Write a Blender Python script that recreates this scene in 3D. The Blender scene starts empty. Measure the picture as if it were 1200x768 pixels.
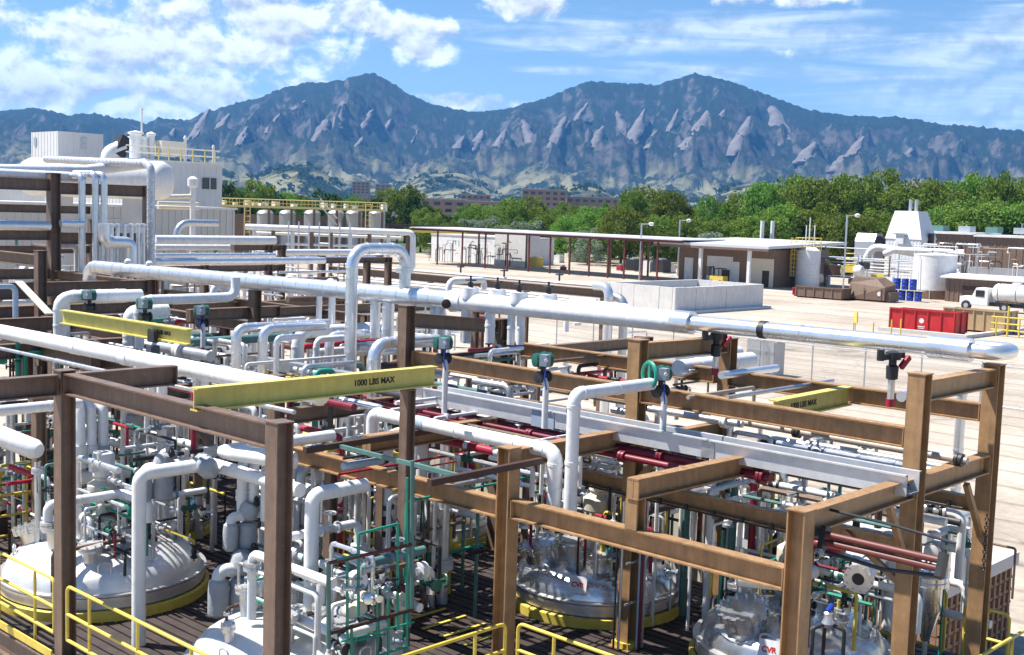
import bpy, bmesh, math, random
import numpy as np
from mathutils import Vector, Matrix
R = math.radians
random.seed(7); rng = np.random.default_rng(7)
S = bpy.context.scene
COL = S.collection

# ------------------------------------------------------------------ camera
F_PX, PITCH, ROLL, YAW = 1415.7, R(5.44), R(1.83), R(43.46)
CAM = Vector((0, 0, 6.25))
fwd = Vector((math.cos(YAW) * math.cos(PITCH), math.sin(YAW) * math.cos(PITCH), -math.sin(PITCH)))
rt = fwd.cross(Vector((0, 0, 1))).normalized(); up = rt.cross(fwd)
rt2 = math.cos(ROLL) * rt + math.sin(ROLL) * up
up2 = -math.sin(ROLL) * rt + math.cos(ROLL) * up
cd = bpy.data.cameras.new('camera'); co = bpy.data.objects.new('camera', cd); COL.objects.link(co)
cd.sensor_width = 36; cd.lens = 36 * F_PX / 1200; cd.clip_start = .3; cd.clip_end = 40000
co.matrix_world = Matrix.Translation(CAM) @ Matrix((rt2, up2, -fwd)).transposed().to_4x4()
S.camera = co
# ------------------------------------------------------------------ sky and sun
SUN_AZ, SUN_EL = R(122), R(60)
w = bpy.data.worlds.new('World'); S.world = w; w.use_nodes = True
nt = w.node_tree; N = nt.nodes; L = nt.links; N.clear()
def nd(tree, typ, **kw):
    n = tree.nodes.new(typ)
    for k, v in kw.items():
        if k in n.inputs: n.inputs[k].default_value = v
        else: setattr(n, k, v)
    return n
sky = nd(nt, 'ShaderNodeTexSky', sky_type='NISHITA', sun_disc=False, sun_elevation=SUN_EL,
         sun_rotation=math.pi / 2 - SUN_AZ, altitude=1600, air_density=1.0, dust_density=.3, ozone_density=1.6)
geo = nd(nt, 'ShaderNodeTexCoord')
sep = nd(nt, 'ShaderNodeSeparateXYZ'); L.new(geo.outputs['Generated'], sep.inputs[0])
def M_(op, a_, b_=None, c_=None, clamp=False):
    n = nd(nt, 'ShaderNodeMath', operation=op); n.use_clamp = clamp
    for i_, v_ in enumerate((a_, b_, c_)):
        if v_ is None: continue
        if isinstance(v_, (int, float)): n.inputs[i_].default_value = v_
        else: L.new(v_, n.inputs[i_])
    return n.outputs[0]
def azel(px, py):
    d = rt2 * ((px - 600) / F_PX) - up2 * ((py - 384) / F_PX) + fwd; return math.atan2(d.y, d.x), math.atan2(d.z, math.hypot(d.x, d.y))
U = M_('ARCTAN2', sep.outputs[1], sep.outputs[0]); W = M_('ARCSINE', sep.outputs[2])
def noise(su, sv, ou, ov, det, rough, dist, du=0., dv=0.):
    c_ = nd(nt, 'ShaderNodeCombineXYZ'); L.new(M_('MULTIPLY_ADD', M_('ADD', U, du), su, ou), c_.inputs[0]); L.new(M_('MULTIPLY_ADD', M_('ADD', W, dv), sv, ov), c_.inputs[1])
    n = nd(nt, 'ShaderNodeTexNoise', Scale=1, Detail=det, Roughness=rough, Distortion=dist); L.new(c_.outputs[0], n.inputs['Vector']); return n.outputs[0]
def blobs(lst):
    out = None
    for px, py, rx, ry in lst:
        u0, v0 = azel(px, py)
        d = M_('ADD', M_('POWER', M_('ABSOLUTE', M_('DIVIDE', M_('SUBTRACT', U, u0), rx / F_PX)), 2), M_('POWER', M_('ABSOLUTE', M_('DIVIDE', M_('SUBTRACT', W, v0), ry / F_PX)), 2))
        m_ = M_('SUBTRACT', 1, d, clamp=True); out = m_ if out is None else M_('MAXIMUM', out, m_)
    return out
mask1 = blobs([(190, 50, 300, 62), (330, 25, 260, 45), (150, 108, 420, 46), (495, 47, 75, 38), (565, 121, 110, 16), (612, 4, 70, 26), (20, 80, 120, 60), (-120, 80, 200, 90), (930, -2, 110, 18)])
n1 = noise(24, 34, 3.3, 1.7, 10, .6, .2); n1b = noise(24, 34, 3.3, 1.7, 4, .55, .2, .003, .008)
dens = M_('ADD', n1, M_('MULTIPLY_ADD', mask1, .36, -.2))
sm = nd(nt, 'ShaderNodeMapRange', interpolation_type='SMOOTHSTEP'); sm.inputs[1].default_value = .43; sm.inputs[2].default_value = .64; L.new(dens, sm.inputs[0])
mask2 = blobs([(880, 38, 420, 34), (1080, 68, 260, 40), (1150, 125, 240, 50), (660, 82, 90, 8), (800, 85, 120, 20), (640, 50, 120, 12), (1300, 60, 300, 90)])
n2 = noise(5, 60, 8.1, 2.2, 8, .62, 1.2)
sm2 = nd(nt, 'ShaderNodeMapRange', interpolation_type='SMOOTHSTEP'); sm2.inputs[1].default_value = .40; sm2.inputs[2].default_value = .85; sm2.inputs[4].default_value = .55; L.new(M_('ADD', n2, M_('MULTIPLY_ADD', mask2, .3, -.14)), sm2.inputs[0])
cs_ = M_('MAXIMUM', M_('MULTIPLY', sm.outputs[0], .95), sm2.outputs[0])
lit = M_('MULTIPLY_ADD', M_('SUBTRACT', n1, n1b), 2.6, .80, True)
thick = nd(nt, 'ShaderNodeMapRange'); thick.inputs[1].default_value = .55; thick.inputs[2].default_value = .9; thick.inputs[3].default_value = 1.05; thick.inputs[4].default_value = .72; L.new(dens, thick.inputs[0])
lv = M_('MAXIMUM', M_('MULTIPLY', lit, thick.outputs[0]), .45)
cc = nd(nt, 'ShaderNodeMix', data_type='RGBA', blend_type='MULTIPLY'); cc.inputs['Factor'].default_value = 1
cc.inputs['A'].default_value = (7.3, 7.6, 8.1, 1); L.new(lv, cc.inputs['B'])
hs = nd(nt, 'ShaderNodeHueSaturation', Saturation=1.14, Value=.72); L.new(sky.outputs[0], hs.inputs['Color'])
mx = nd(nt, 'ShaderNodeMix', data_type='RGBA')
L.new(cs_, mx.inputs['Factor']); L.new(hs.outputs[0], mx.inputs['A']); L.new(cc.outputs['Result'], mx.inputs['B'])
bg = nd(nt, 'ShaderNodeBackground', Strength=.105); L.new(mx.outputs['Result'], bg.inputs[0])
ow = nd(nt, 'ShaderNodeOutputWorld'); L.new(bg.outputs[0], ow.inputs[0])
sd = bpy.data.lights.new('sun', 'SUN'); sd.energy = 5.0; sd.angle = R(.53); sd.color = (1, .95, .88)
so = bpy.data.objects.new('sun', sd); COL.objects.link(so)
so.rotation_euler = Vector((math.cos(SUN_AZ) * math.cos(SUN_EL), math.sin(SUN_AZ) * math.cos(SUN_EL), math.sin(SUN_EL))).to_track_quat('Z', 'Y').to_euler()
S.view_settings.view_transform = 'Standard'; S.view_settings.look = 'None'; S.view_settings.gamma = 1
S.view_settings.exposure = .95
S.render.engine = 'CYCLES'
S.cycles.use_denoising = True
S.cycles.max_bounces = 6; S.cycles.diffuse_bounces = 3; S.cycles.glossy_bounces = 3; S.cycles.transmission_bounces = 4
S.cycles.volume_bounces = 1; S.cycles.transparent_max_bounces = 6
S.cycles.caustics_reflective = False; S.cycles.caustics_refractive = False
S.cycles.sample_clamp_indirect = 6

# ------------------------------------------------------------------ where things stand (survey of the photograph, 1200 x 768)
def ray(px, py): return rt2 * ((px - 600) / F_PX) - up2 * ((py - 384) / F_PX) + fwd
def Z(px, py, z): d = ray(px, py); return CAM + d * ((z - CAM.z) / d.z)
def X(px, py, x): d = ray(px, py); return CAM + d * (x / d.x)
def Y(px, py, y): d = ray(px, py); return CAM + d * (y / d.y)
def D(px, py, dep): return CAM + ray(px, py) * dep
V = Vector
GZ = -2.2            # level of the yard below the reactor deck

# ------------------------------------------------------------------ materials
MATS = {}
def mat(name, col, rough=.5, metal=0, var=.12, scale=6, bump=0, bscale=40, spec=.5, col2=None, dirt=0, stretch=None, streak=0, chip=None):
    if name in MATS: return MATS[name]
    m = bpy.data.materials.new(name); m.use_nodes = True; t = m.node_tree; b = t.nodes['Principled BSDF']
    b.inputs['Roughness'].default_value = rough; b.inputs['Metallic'].default_value = metal
    b.inputs['Specular IOR Level'].default_value = spec
    tc = nd(t, 'ShaderNodeNewGeometry'); src = tc.outputs['Position']
    if stretch:
        mp = nd(t, 'ShaderNodeMapping'); mp.inputs['Scale'].default_value = stretch; t.links.new(src, mp.inputs[0]); src = mp.outputs[0]
    nz = nd(t, 'ShaderNodeTexNoise', Scale=scale, Detail=6, Roughness=.62); t.links.new(src, nz.inputs['Vector'])
    rp = nd(t, 'ShaderNodeMapRange'); rp.inputs[1].default_value = .3; rp.inputs[2].default_value = .7
    t.links.new(nz.outputs[0], rp.inputs[0])
    mxx = nd(t, 'ShaderNodeMix', data_type='RGBA'); t.links.new(rp.outputs[0], mxx.inputs['Factor'])
    c2 = col2 or tuple(min(1, c * (1 + var)) for c in col)
    c1_ = col if col2 else tuple(c * (1 - var) for c in col)
    mxx.inputs['A'].default_value = (*c1_, 1); mxx.inputs['B'].default_value = (*c2, 1)
    out = mxx.outputs['Result']
    if dirt:
        n2_ = nd(t, 'ShaderNodeTexNoise', Scale=scale * 3.3, Detail=8, Roughness=.7); t.links.new(tc.outputs['Position'], n2_.inputs['Vector'])
        r2_ = nd(t, 'ShaderNodeMapRange'); r2_.inputs[1].default_value = .56; r2_.inputs[2].default_value = .74; r2_.inputs[4].default_value = dirt
        t.links.new(n2_.outputs[0], r2_.inputs[0])
        m2 = nd(t, 'ShaderNodeMix', data_type='RGBA'); t.links.new(r2_.outputs[0], m2.inputs['Factor']); t.links.new(out, m2.inputs['A'])
        m2.inputs['B'].default_value = (.14, .1, .075, 1); out = m2.outputs['Result']
    if streak:
        ms_ = nd(t, 'ShaderNodeMapping'); ms_.inputs['Scale'].default_value = (11, 11, .9); t.links.new(tc.outputs['Position'], ms_.inputs[0])
        ns_ = nd(t, 'ShaderNodeTexNoise', Scale=1, Detail=5, Roughness=.6); t.links.new(ms_.outputs[0], ns_.inputs['Vector'])
        rs_ = nd(t, 'ShaderNodeMapRange'); rs_.inputs[1].default_value = .3; rs_.inputs[2].default_value = .7; rs_.inputs[3].default_value = 1 - streak; rs_.inputs[4].default_value = 1 + streak * .7; t.links.new(ns_.outputs[0], rs_.inputs[0])
        m4 = nd(t, 'ShaderNodeMix', data_type='RGBA', blend_type='MULTIPLY'); m4.inputs['Factor'].default_value = 1; t.links.new(out, m4.inputs['A']); t.links.new(rs_.outputs[0], m4.inputs['B']); out = m4.outputs['Result']
    if chip:
        nc_ = nd(t, 'ShaderNodeTexNoise', Scale=22, Detail=6, Roughness=.75); t.links.new(tc.outputs['Position'], nc_.inputs['Vector'])
        rc_ = nd(t, 'ShaderNodeMapRange'); rc_.inputs[1].default_value = .635; rc_.inputs[2].default_value = .66; rc_.inputs[4].default_value = .85; t.links.new(nc_.outputs[0], rc_.inputs[0])
        m5 = nd(t, 'ShaderNodeMix', data_type='RGBA'); t.links.new(rc_.outputs[0], m5.inputs['Factor']); t.links.new(out, m5.inputs['A']); m5.inputs['B'].default_value = (*chip, 1); out = m5.outputs['Result']
    t.links.new(out, b.inputs['Base Color'])
    r3 = nd(t, 'ShaderNodeMapRange'); r3.inputs[3].default_value = rough * .8; r3.inputs[4].default_value = min(1, rough * 1.25)
    t.links.new(nz.outputs[0], r3.inputs[0]); t.links.new(r3.outputs[0], b.inputs['Roughness'])
    if bump:
        nb = nd(t, 'ShaderNodeTexNoise', Scale=bscale, Detail=5); t.links.new(src, nb.inputs['Vector'])
        bp = nd(t, 'ShaderNodeBump', Strength=bump, Distance=.02); t.links.new(nb.outputs[0], bp.inputs['Height'])
        t.links.new(bp.outputs[0], b.inputs['Normal'])
    MATS[name] = m; return m
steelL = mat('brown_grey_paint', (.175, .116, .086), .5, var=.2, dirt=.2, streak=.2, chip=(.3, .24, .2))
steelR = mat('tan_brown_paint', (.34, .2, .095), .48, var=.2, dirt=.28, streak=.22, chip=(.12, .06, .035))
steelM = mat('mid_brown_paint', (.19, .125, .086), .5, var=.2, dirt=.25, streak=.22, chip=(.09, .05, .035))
rust = mat('dark_rust_paint', (.055, .028, .022), .6, dirt=.2)
white = mat('white_jacket', (.79, .8, .81), .4, var=.07, scale=3, dirt=.16, bump=.3, bscale=9, streak=.08)
white2 = mat('white_paint', (.74, .74, .73), .5, var=.08, scale=1.5, dirt=.22, streak=.1)
alu = mat('aluminium_jacket', (.79, .81, .84), .3, .68, var=.08, scale=5, dirt=.08, bump=.1, bscale=20)
aluB = mat('bright_aluminium', (.8, .82, .85), .28, .78, var=.06, scale=5, dirt=.06, bump=.08, bscale=12)
traym = mat('tray_aluminium', (.76, .78, .81), .4, .5, var=.08, scale=6, dirt=.1)
galv = mat('galvanised_steel', (.55, .57, .6), .38, .75, var=.15, scale=9, dirt=.12)
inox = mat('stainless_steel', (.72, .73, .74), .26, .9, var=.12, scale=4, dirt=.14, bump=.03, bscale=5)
inoxL = mat('sunlit_brushed_steel', (.8, .8, .78), .4, .55, var=.1, scale=3, dirt=.2, bump=.03, bscale=5)  # paler steel for the left lids, their sunlit look put into the colour
inox2 = mat('brushed_stainless', (.7, .7, .7), .38, .75, var=.1, scale=6, dirt=.2)
ylw = mat('yellow_paint', (.7, .53, .085), .45, var=.14, dirt=.25, chip=(.25, .17, .06))
ylwb = mat('yellow_beam_paint', (.6, .52, .14), .5, var=.1, dirt=.16, streak=.1)
redp = mat('red_paint', (.36, .015, .04), .4, var=.15, dirt=.1)
maroon = mat('maroon_paint', (.17, .012, .028), .38, var=.2, dirt=.1)
redox = mat('red_oxide_paint', (.13, .028, .024), .5, var=.2, dirt=.15)
redbin = mat('bright_red_paint', (.5, .02, .024), .45, var=.2, scale=2, dirt=.25, streak=.2)
grn = mat('green_paint', (.02, .27, .19), .42, var=.15, dirt=.12)
dgrn = mat('dark_green_paint', (.01, .10, .075), .4, var=.2, dirt=.15)
teal = mat('teal_grey_paint', (.09, .2, .19), .5, var=.15, dirt=.2)
blk = mat('black_iron', (.025, .026, .03), .5, var=.3)
blue = mat('blue_plastic', (.012, .05, .36), .35, var=.2)
ltblue = mat('pale_blue_paint', (.35, .45, .55), .4, var=.1)
cream = mat('cream_paint', (.66, .61, .5), .5, var=.1, dirt=.2)
greybag = mat('grey_insulation_blanket', (.36, .38, .41), .75, var=.15, scale=4, bump=.7, bscale=9)
gold = mat('amber_brass', (.55, .33, .05), .4, .3)
conc = mat('concrete', (.52, .5, .48), .85, var=.1, scale=1.2, dirt=.1, bump=.2, bscale=12)
deckm = mat('brown_deck_board', (.042, .028, .025), .7, var=.35, scale=3, dirt=.25, bump=.3, bscale=25)
rubber = mat('black_rubber', (.02, .02, .02), .7)
glass = mat('dark_glass', (.02, .025, .03), .08, 0, spec=.8)
stripe = mat('black_lettering', (.02, .02, .018), .6)
redlet = mat('red_lettering', (.5, .02, .02), .6)

# ------------------------------------------------------------------ mesh helpers
def tag(o, label=None, cat=None, group=None, kind=None):
    if label: o['label'] = label
    if cat: o['category'] = cat
    if group: o['group'] = group
    if kind: o['kind'] = kind
    return o
def empty(name, loc=(0, 0, 0), label=None, cat=None, group=None, kind=None):
    o = bpy.data.objects.new(name, None); COL.objects.link(o); o.location = loc; o.empty_display_size = .2
    return tag(o, label, cat, group, kind)
class MB:
    def __init__(s): s.v = []; s.f = []
    def add(s, vs, fs):
        n = len(s.v); s.v += [tuple(p) for p in vs]; s.f += [tuple(i + n for i in q) for q in fs]; return s
    def box(s, c, d, rz=0, top=None):
        x, y, z = d[0] / 2, d[1] / 2, d[2] / 2; k = top or (1, 1)
        vs = [(-x, -y, -z), (x, -y, -z), (x, y, -z), (-x, y, -z), (-x * k[0], -y * k[1], z), (x * k[0], -y * k[1], z), (x * k[0], y * k[1], z), (-x * k[0], y * k[1], z)]
        ca, sa = math.cos(rz), math.sin(rz)
        vs = [(c[0] + a * ca - b * sa, c[1] + a * sa + b * ca, c[2] + e) for a, b, e in vs]
        return s.add(vs, [(0, 3, 2, 1), (4, 5, 6, 7), (0, 1, 5, 4), (1, 2, 6, 5), (2, 3, 7, 6), (3, 0, 4, 7)])
    def sbox(s, x0, x1, y0, y1, z0, z1): return s.box(((x0 + x1) / 2, (y0 + y1) / 2, (z0 + z1) / 2), (x1 - x0, y1 - y0, z1 - z0))
    def obox(s, p0, p1, wd, ht, upv=(0, 0, 1)):
        p0, p1 = V(p0), V(p1); d = (p1 - p0).normalized(); u = V(upv)
        if abs(d.dot(u)) > .98: u = V((1, 0, 0))
        sd_ = d.cross(u).normalized() * wd / 2; u = sd_.normalized().cross(d) * ht / 2
        vs = [p0 - sd_ - u, p0 + sd_ - u, p0 + sd_ + u, p0 - sd_ + u, p1 - sd_ - u, p1 + sd_ - u, p1 + sd_ + u, p1 - sd_ + u]
        return s.add(vs, [(0, 1, 2, 3), (7, 6, 5, 4), (0, 4, 5, 1), (1, 5, 6, 2), (2, 6, 7, 3), (3, 7, 4, 0)])
    def ibeam(s, p0, p1, dp=.25, wd=.16, tf=.02, tw=.016, upv=(0, 0, 1)):
        # an I section swept from p0 to p1; p0, p1 run along its centre line
        p0, p1 = V(p0), V(p1); d = (p1 - p0).normalized(); u = V(upv)
        sd_ = d.cross(u).normalized(); u = sd_.cross(d)
        a, b, c_, e = wd / 2, dp / 2, tw / 2, dp / 2 - tf
        pr = [(-a, -b), (a, -b), (a, -e), (c_, -e), (c_, e), (a, e), (a, b), (-a, b), (-a, e), (-c_, e), (-c_, -e), (-a, -e)]
        vs = [p0 + sd_ * x + u * y for x, y in pr] + [p1 + sd_ * x + u * y for x, y in pr]
        fs = [(i, (i + 1) % 12, 12 + (i + 1) % 12, 12 + i) for i in range(12)]
        for o_, rev in ((0, 1), (12, 0)):
            for q in ((0, 1, 2, 11), (3, 4, 9, 10), (5, 6, 7, 8), (2, 3, 10, 11), (4, 5, 8, 9)):
                q = tuple(o_ + i for i in q); fs.append(q[::-1] if rev else q)
        return s.add(vs, fs)
    def lathe(s, prof, o=(0, 0, 0), ax=(0, 0, 1), n=24):
        # prof: list of (radius, height) along ax from o
        ax = V(ax).normalized(); o = V(o); a = ax.orthogonal().normalized(); b = ax.cross(a)
        vs = []; fs = []
        for r_, h in prof:
            for k in range(n):
                t = 2 * math.pi * k / n; vs.append(o + ax * h + (a * math.cos(t) + b * math.sin(t)) * r_)
        for i in range(len(prof) - 1):
            for k in range(n):
                k2 = (k + 1) % n; fs.append((i * n + k, i * n + k2, (i + 1) * n + k2, (i + 1) * n + k))
        fs.append(tuple(range(n - 1, -1, -1))); m_ = (len(prof) - 1) * n; fs.append(tuple(range(m_, m_ + n)))
        return s.add(vs, fs)
    def cyl(s, p0, p1, r_, n=12, r2=None):
        p0, p1 = V(p0), V(p1); return s.lathe([(r_, 0), (r2 if r2 is not None else r_, (p1 - p0).length)], p0, p1 - p0, n)
    def ring(s, c, ax, r_, t, n=20, m=6):
        ax = V(ax).normalized(); c = V(c); a = ax.orthogonal().normalized(); b = ax.cross(a); vs = []; fs = []
        for i in range(n):
            e = a * math.cos(2 * math.pi * i / n) + b * math.sin(2 * math.pi * i / n)
            for j in range(m):
                q = 2 * math.pi * j / m; vs.append(c + e * (r_ + t * math.cos(q)) + ax * t * math.sin(q))
        for i in range(n):
            for j in range(m): fs.append((i * m + j, ((i + 1) % n) * m + j, ((i + 1) % n) * m + (j + 1) % m, i * m + (j + 1) % m))
        return s.add(vs, fs)
    def tube(s, pts, r_, n=14, bend=None, band=0, caps=True):
        # pipe along pts with rounded elbows; band > 0 adds proud jacket bands every band metres
        pts = [V(p) for p in pts]; bend = r_ * 1.7 if bend is None else bend; path = []
        for i, p in enumerate(pts):
            if i in (0, len(pts) - 1): path.append((p, 0)); continue
            a = (pts[i - 1] - p); b = (pts[i + 1] - p); la, lb = a.length, b.length
            if la < 1e-6 or lb < 1e-6: continue
            a /= la; b /= lb; ang = a.angle(b, math.pi)
            if ang > R(172) or ang < R(20): path.append((p, 0)); continue
            t = min(bend / math.tan(ang / 2), la * .48, lb * .48); rr = t * math.tan(ang / 2)
            cen = p + (a + b).normalized() * (rr / math.sin(ang / 2)); p0 = p + a * t - cen; p1 = p + b * t - cen
            sweep = math.pi - ang; k = max(3, int(sweep / R(18)))
            for j in range(k + 1):
                f_ = j / k; path.append((cen + (p0 * math.sin(sweep * (1 - f_)) + p1 * math.sin(sweep * f_)) / math.sin(sweep), 1))
        rings = []
        for i in range(len(path) - 1):
            p, e = path[i]; q, e2 = path[i + 1]; rings.append((p, r_))
            ln = (q - p).length
            if band and ln > band * .6 and not (e and e2 and ln < r_ * 2):
                k = max(1, int(ln / band)); dd = (q - p) / ln
                at_ = [ln * (j + .5) / k for j in range(k)]
                if e: at_.insert(0, .035)
                if e2: at_.append(ln - .035)
                for j_ in at_:
                    m_ = p + dd * j_
                    rings += [(m_ - dd * .022, r_), (m_ - dd * .02, r_ + .007), (m_ + dd * .02, r_ + .007), (m_ + dd * .022, r_)]
        rings.append((path[-1][0], r_))
        P = [p for p, _ in rings]; m = len(P); T = []
        for i in range(m):
            d = (P[min(i + 1, m - 1)] - P[max(i - 1, 0)]); T.append(d.normalized())
        a = T[0].orthogonal().normalized(); vs = []; fs = []
        for i in range(m):
            a = (a - T[i] * a.dot(T[i])).normalized(); b = T[i].cross(a)
            for k in range(n):
                t = 2 * math.pi * k / n; vs.append(P[i] + (a * math.cos(t) + b * math.sin(t)) * rings[i][1])
        for i in range(m - 1):
            for k in range(n):
                k2 = (k + 1) % n; fs.append((i * n + k, i * n + k2, (i + 1) * n + k2, (i + 1) * n + k))
        if caps: fs.append(tuple(range(n - 1, -1, -1))); fs.append(tuple(range((m - 1) * n, m * n)))
        return s.add(vs, fs)
    def mesh(s, name, m, sharp=38):
        me = bpy.data.meshes.new(name); me.from_pydata(s.v, [], s.f)
        for q in (m if isinstance(m, (list, tuple)) else [m]): me.materials.append(q)
        if sharp:
            me.polygons.foreach_set('use_smooth', [True] * len(me.polygons)); me.set_sharp_from_angle(angle=R(sharp))
        me.update(); return me
    def build(s, name, m, parent=None, label=None, cat=None, group=None, kind=None, sharp=38):
        o = bpy.data.objects.new(name, s.mesh(name, m, sharp)); COL.objects.link(o)
        if parent is not None: o.parent = parent; o.matrix_parent_inverse = Matrix.Translation(-V(parent.location)) if parent.parent is None else Matrix()
        return tag(o, label, cat, group, kind)
def put(name, me, parent=None, loc=(0, 0, 0), rz=0, sc=1, label=None, cat=None, group=None):
    # one more object that shares the mesh me; loc is in the parent's own space
    o = bpy.data.objects.new(name, me); COL.objects.link(o); o.location = loc; o.rotation_euler = (0, 0, rz)
    o.scale = (sc, sc, sc) if isinstance(sc, (int, float)) else sc
    if parent is not None: o.parent = parent
    return tag(o, label, cat, group)
def text_part(txt, size, loc, rot, m, parent, name='lettering', ext=.002, bold=0):
    c = bpy.data.curves.new(name, 'FONT'); c.body = txt; c.size = size; c.extrude = ext; c.offset = bold; c.align_x = 'CENTER'; c.align_y = 'CENTER'
    tmp = bpy.data.objects.new(name + '_curve', c); COL.objects.link(tmp)
    me = bpy.data.meshes.new_from_object(tmp); bpy.data.objects.remove(tmp); me.materials.clear(); me.materials.append(m)
    o = bpy.data.objects.new(name, me); COL.objects.link(o); o.matrix_world = Matrix.Translation(V(loc)) @ rot.to_4x4()
    if parent is not None: o.parent = parent; o.matrix_parent_inverse = Matrix.Translation(-V(parent.location)) if parent.parent is None else Matrix()
    return o
# ================================================================== terrain
def vnoise(x, y, seed):
    xi = np.floor(x).astype(np.int64); yi = np.floor(y).astype(np.int64); xf = x - xi; yf = y - yi
    def h(a, b):
        n = (a * 374761393 + b * 668265263 + seed * 1442695041) & 0xffffffff
        n = ((n ^ (n >> 13)) * 1274126177) & 0xffffffff
        return ((n ^ (n >> 16)) & 0xffff) / 65535.
    u = xf * xf * (3 - 2 * xf); v = yf * yf * (3 - 2 * yf)
    return (h(xi, yi) * (1 - u) + h(xi + 1, yi) * u) * (1 - v) + (h(xi, yi + 1) * (1 - u) + h(xi + 1, yi + 1) * u) * v
def fbm(x, y, seed, o=5, ridged=False, g=.5):
    t = 0; a = 1; s_ = 0
    for k in range(o):
        n = vnoise(x * 2 ** k, y * 2 ** k, seed + k)
        if ridged: n = 1 - np.abs(2 * n - 1)
        t = t + n * a; s_ += a; a *= g
    return t / s_
# ground: one sheet out past the mountains
gm = bpy.data.materials.new('plain_ground'); gm.use_nodes = True
t = gm.node_tree; b = t.nodes['Principled BSDF']; b.inputs['Roughness'].default_value = .95
g_ = nd(t, 'ShaderNodeNewGeometry')
n_a = nd(t, 'ShaderNodeTexNoise', Scale=.012, Detail=6); n_b = nd(t, 'ShaderNodeTexNoise', Scale=1.4, Detail=8, Roughness=.7)
for q in (n_a, n_b): t.links.new(g_.outputs['Position'], q.inputs['Vector'])
cr = nd(t, 'ShaderNodeValToRGB'); cr.color_ramp.elements[0].position = .4; cr.color_ramp.elements[1].position = .62
cr.color_ramp.elements[0].color = (.055, .085, .03, 1); cr.color_ramp.elements[1].color = (.22, .2, .12, 1)
t.links.new(n_a.outputs[0], cr.inputs[0])
mm = nd(t, 'ShaderNodeMix', data_type='RGBA', blend_type='OVERLAY'); mm.inputs['Factor'].default_value = .5
t.links.new(cr.outputs[0], mm.inputs['A']); t.links.new(n_b.outputs[0], mm.inputs['B']); t.links.new(mm.outputs['Result'], b.inputs['Base Color'])
MB().add([(-14000, -14000, GZ - .012), (14000, -14000, GZ - .012), (14000, 14000, GZ - .012), (-14000, 14000, GZ - .012)], [(0, 1, 2, 3)]).build('ground', gm, kind='structure', sharp=0)
# sandy yard of the plant
ym = bpy.data.materials.new('sandy_yard'); ym.use_nodes = True
t = ym.node_tree; b = t.nodes['Principled BSDF']; b.inputs['Roughness'].default_value = .92
g_ = nd(t, 'ShaderNodeNewGeometry')
n_a = nd(t, 'ShaderNodeTexNoise', Scale=.09, Detail=8, Roughness=.6, Distortion=.6); n_b = nd(t, 'ShaderNodeTexNoise', Scale=3.5, Detail=10, Roughness=.75)
n_c = nd(t, 'ShaderNodeTexNoise', Scale=.35, Detail=5)
mp = nd(t, 'ShaderNodeMapping'); mp.inputs['Scale'].default_value = (1, .12, 1); mp.inputs['Rotation'].default_value = (0, 0, R(20)); t.links.new(g_.outputs['Position'], mp.inputs[0])
for q in (n_a, n_b): t.links.new(g_.outputs['Position'], q.inputs['Vector'])
t.links.new(mp.outputs[0], n_c.inputs['Vector'])
cr = nd(t, 'ShaderNodeValToRGB'); e = cr.color_ramp.elements; e[0].position = .3; e[1].position = .66
e[0].color = (.38, .315, .245, 1); e[1].color = (.53, .465, .385, 1)
t.links.new(n_a.outputs[0], cr.inputs[0])
cr2 = nd(t, 'ShaderNodeMapRange'); cr2.inputs[1].default_value = .3; cr2.inputs[2].default_value = .7; cr2.inputs[3].default_value = .72; cr2.inputs[4].default_value = 1.12; t.links.new(n_b.outputs[0], cr2.inputs[0])
cr3 = nd(t, 'ShaderNodeMapRange'); cr3.inputs[1].default_value = .3; cr3.inputs[2].default_value = .6; cr3.inputs[3].default_value = .8; cr3.inputs[4].default_value = 1.05; t.links.new(n_c.outputs[0], cr3.inputs[0])
ml = nd(t, 'ShaderNodeMath', operation='MULTIPLY'); t.links.new(cr2.outputs[0], ml.inputs[0]); t.links.new(cr3.outputs[0], ml.inputs[1])
mm = nd(t, 'ShaderNodeMix', data_type='RGBA', blend_type='MULTIPLY'); mm.inputs['Factor'].default_value = 1
t.links.new(cr.outputs[0], mm.inputs['A']); t.links.new(ml.outputs[0], mm.inputs['B'])
vo = nd(t, 'ShaderNodeTexVoronoi', feature='DISTANCE_TO_EDGE', Scale=.07); nw = nd(t, 'ShaderNodeTexNoise', Scale=.5, Detail=6); t.links.new(g_.outputs['Position'], nw.inputs['Vector'])
va = nd(t, 'ShaderNodeVectorMath', operation='MULTIPLY_ADD'); t.links.new(nw.outputs['Color'], va.inputs[0]); va.inputs[1].default_value = (2.5, 2.5, 0); t.links.new(g_.outputs['Position'], va.inputs[2]); t.links.new(va.outputs[0], vo.inputs['Vector'])
ck = nd(t, 'ShaderNodeMapRange'); ck.inputs[1].default_value = .001; ck.inputs[2].default_value = .006; ck.inputs[3].default_value = .75; t.links.new(vo.outputs['Distance'], ck.inputs[0])
ns = nd(t, 'ShaderNodeTexNoise', Scale=.22, Detail=7, Roughness=.65); t.links.new(va.outputs[0], ns.inputs['Vector']); stn = nd(t, 'ShaderNodeMapRange', interpolation_type='SMOOTHSTEP'); stn.inputs[1].default_value = .57; stn.inputs[2].default_value = .7; stn.inputs[3].default_value = 1; stn.inputs[4].default_value = .52; t.links.new(ns.outputs[0], stn.inputs[0])
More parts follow.
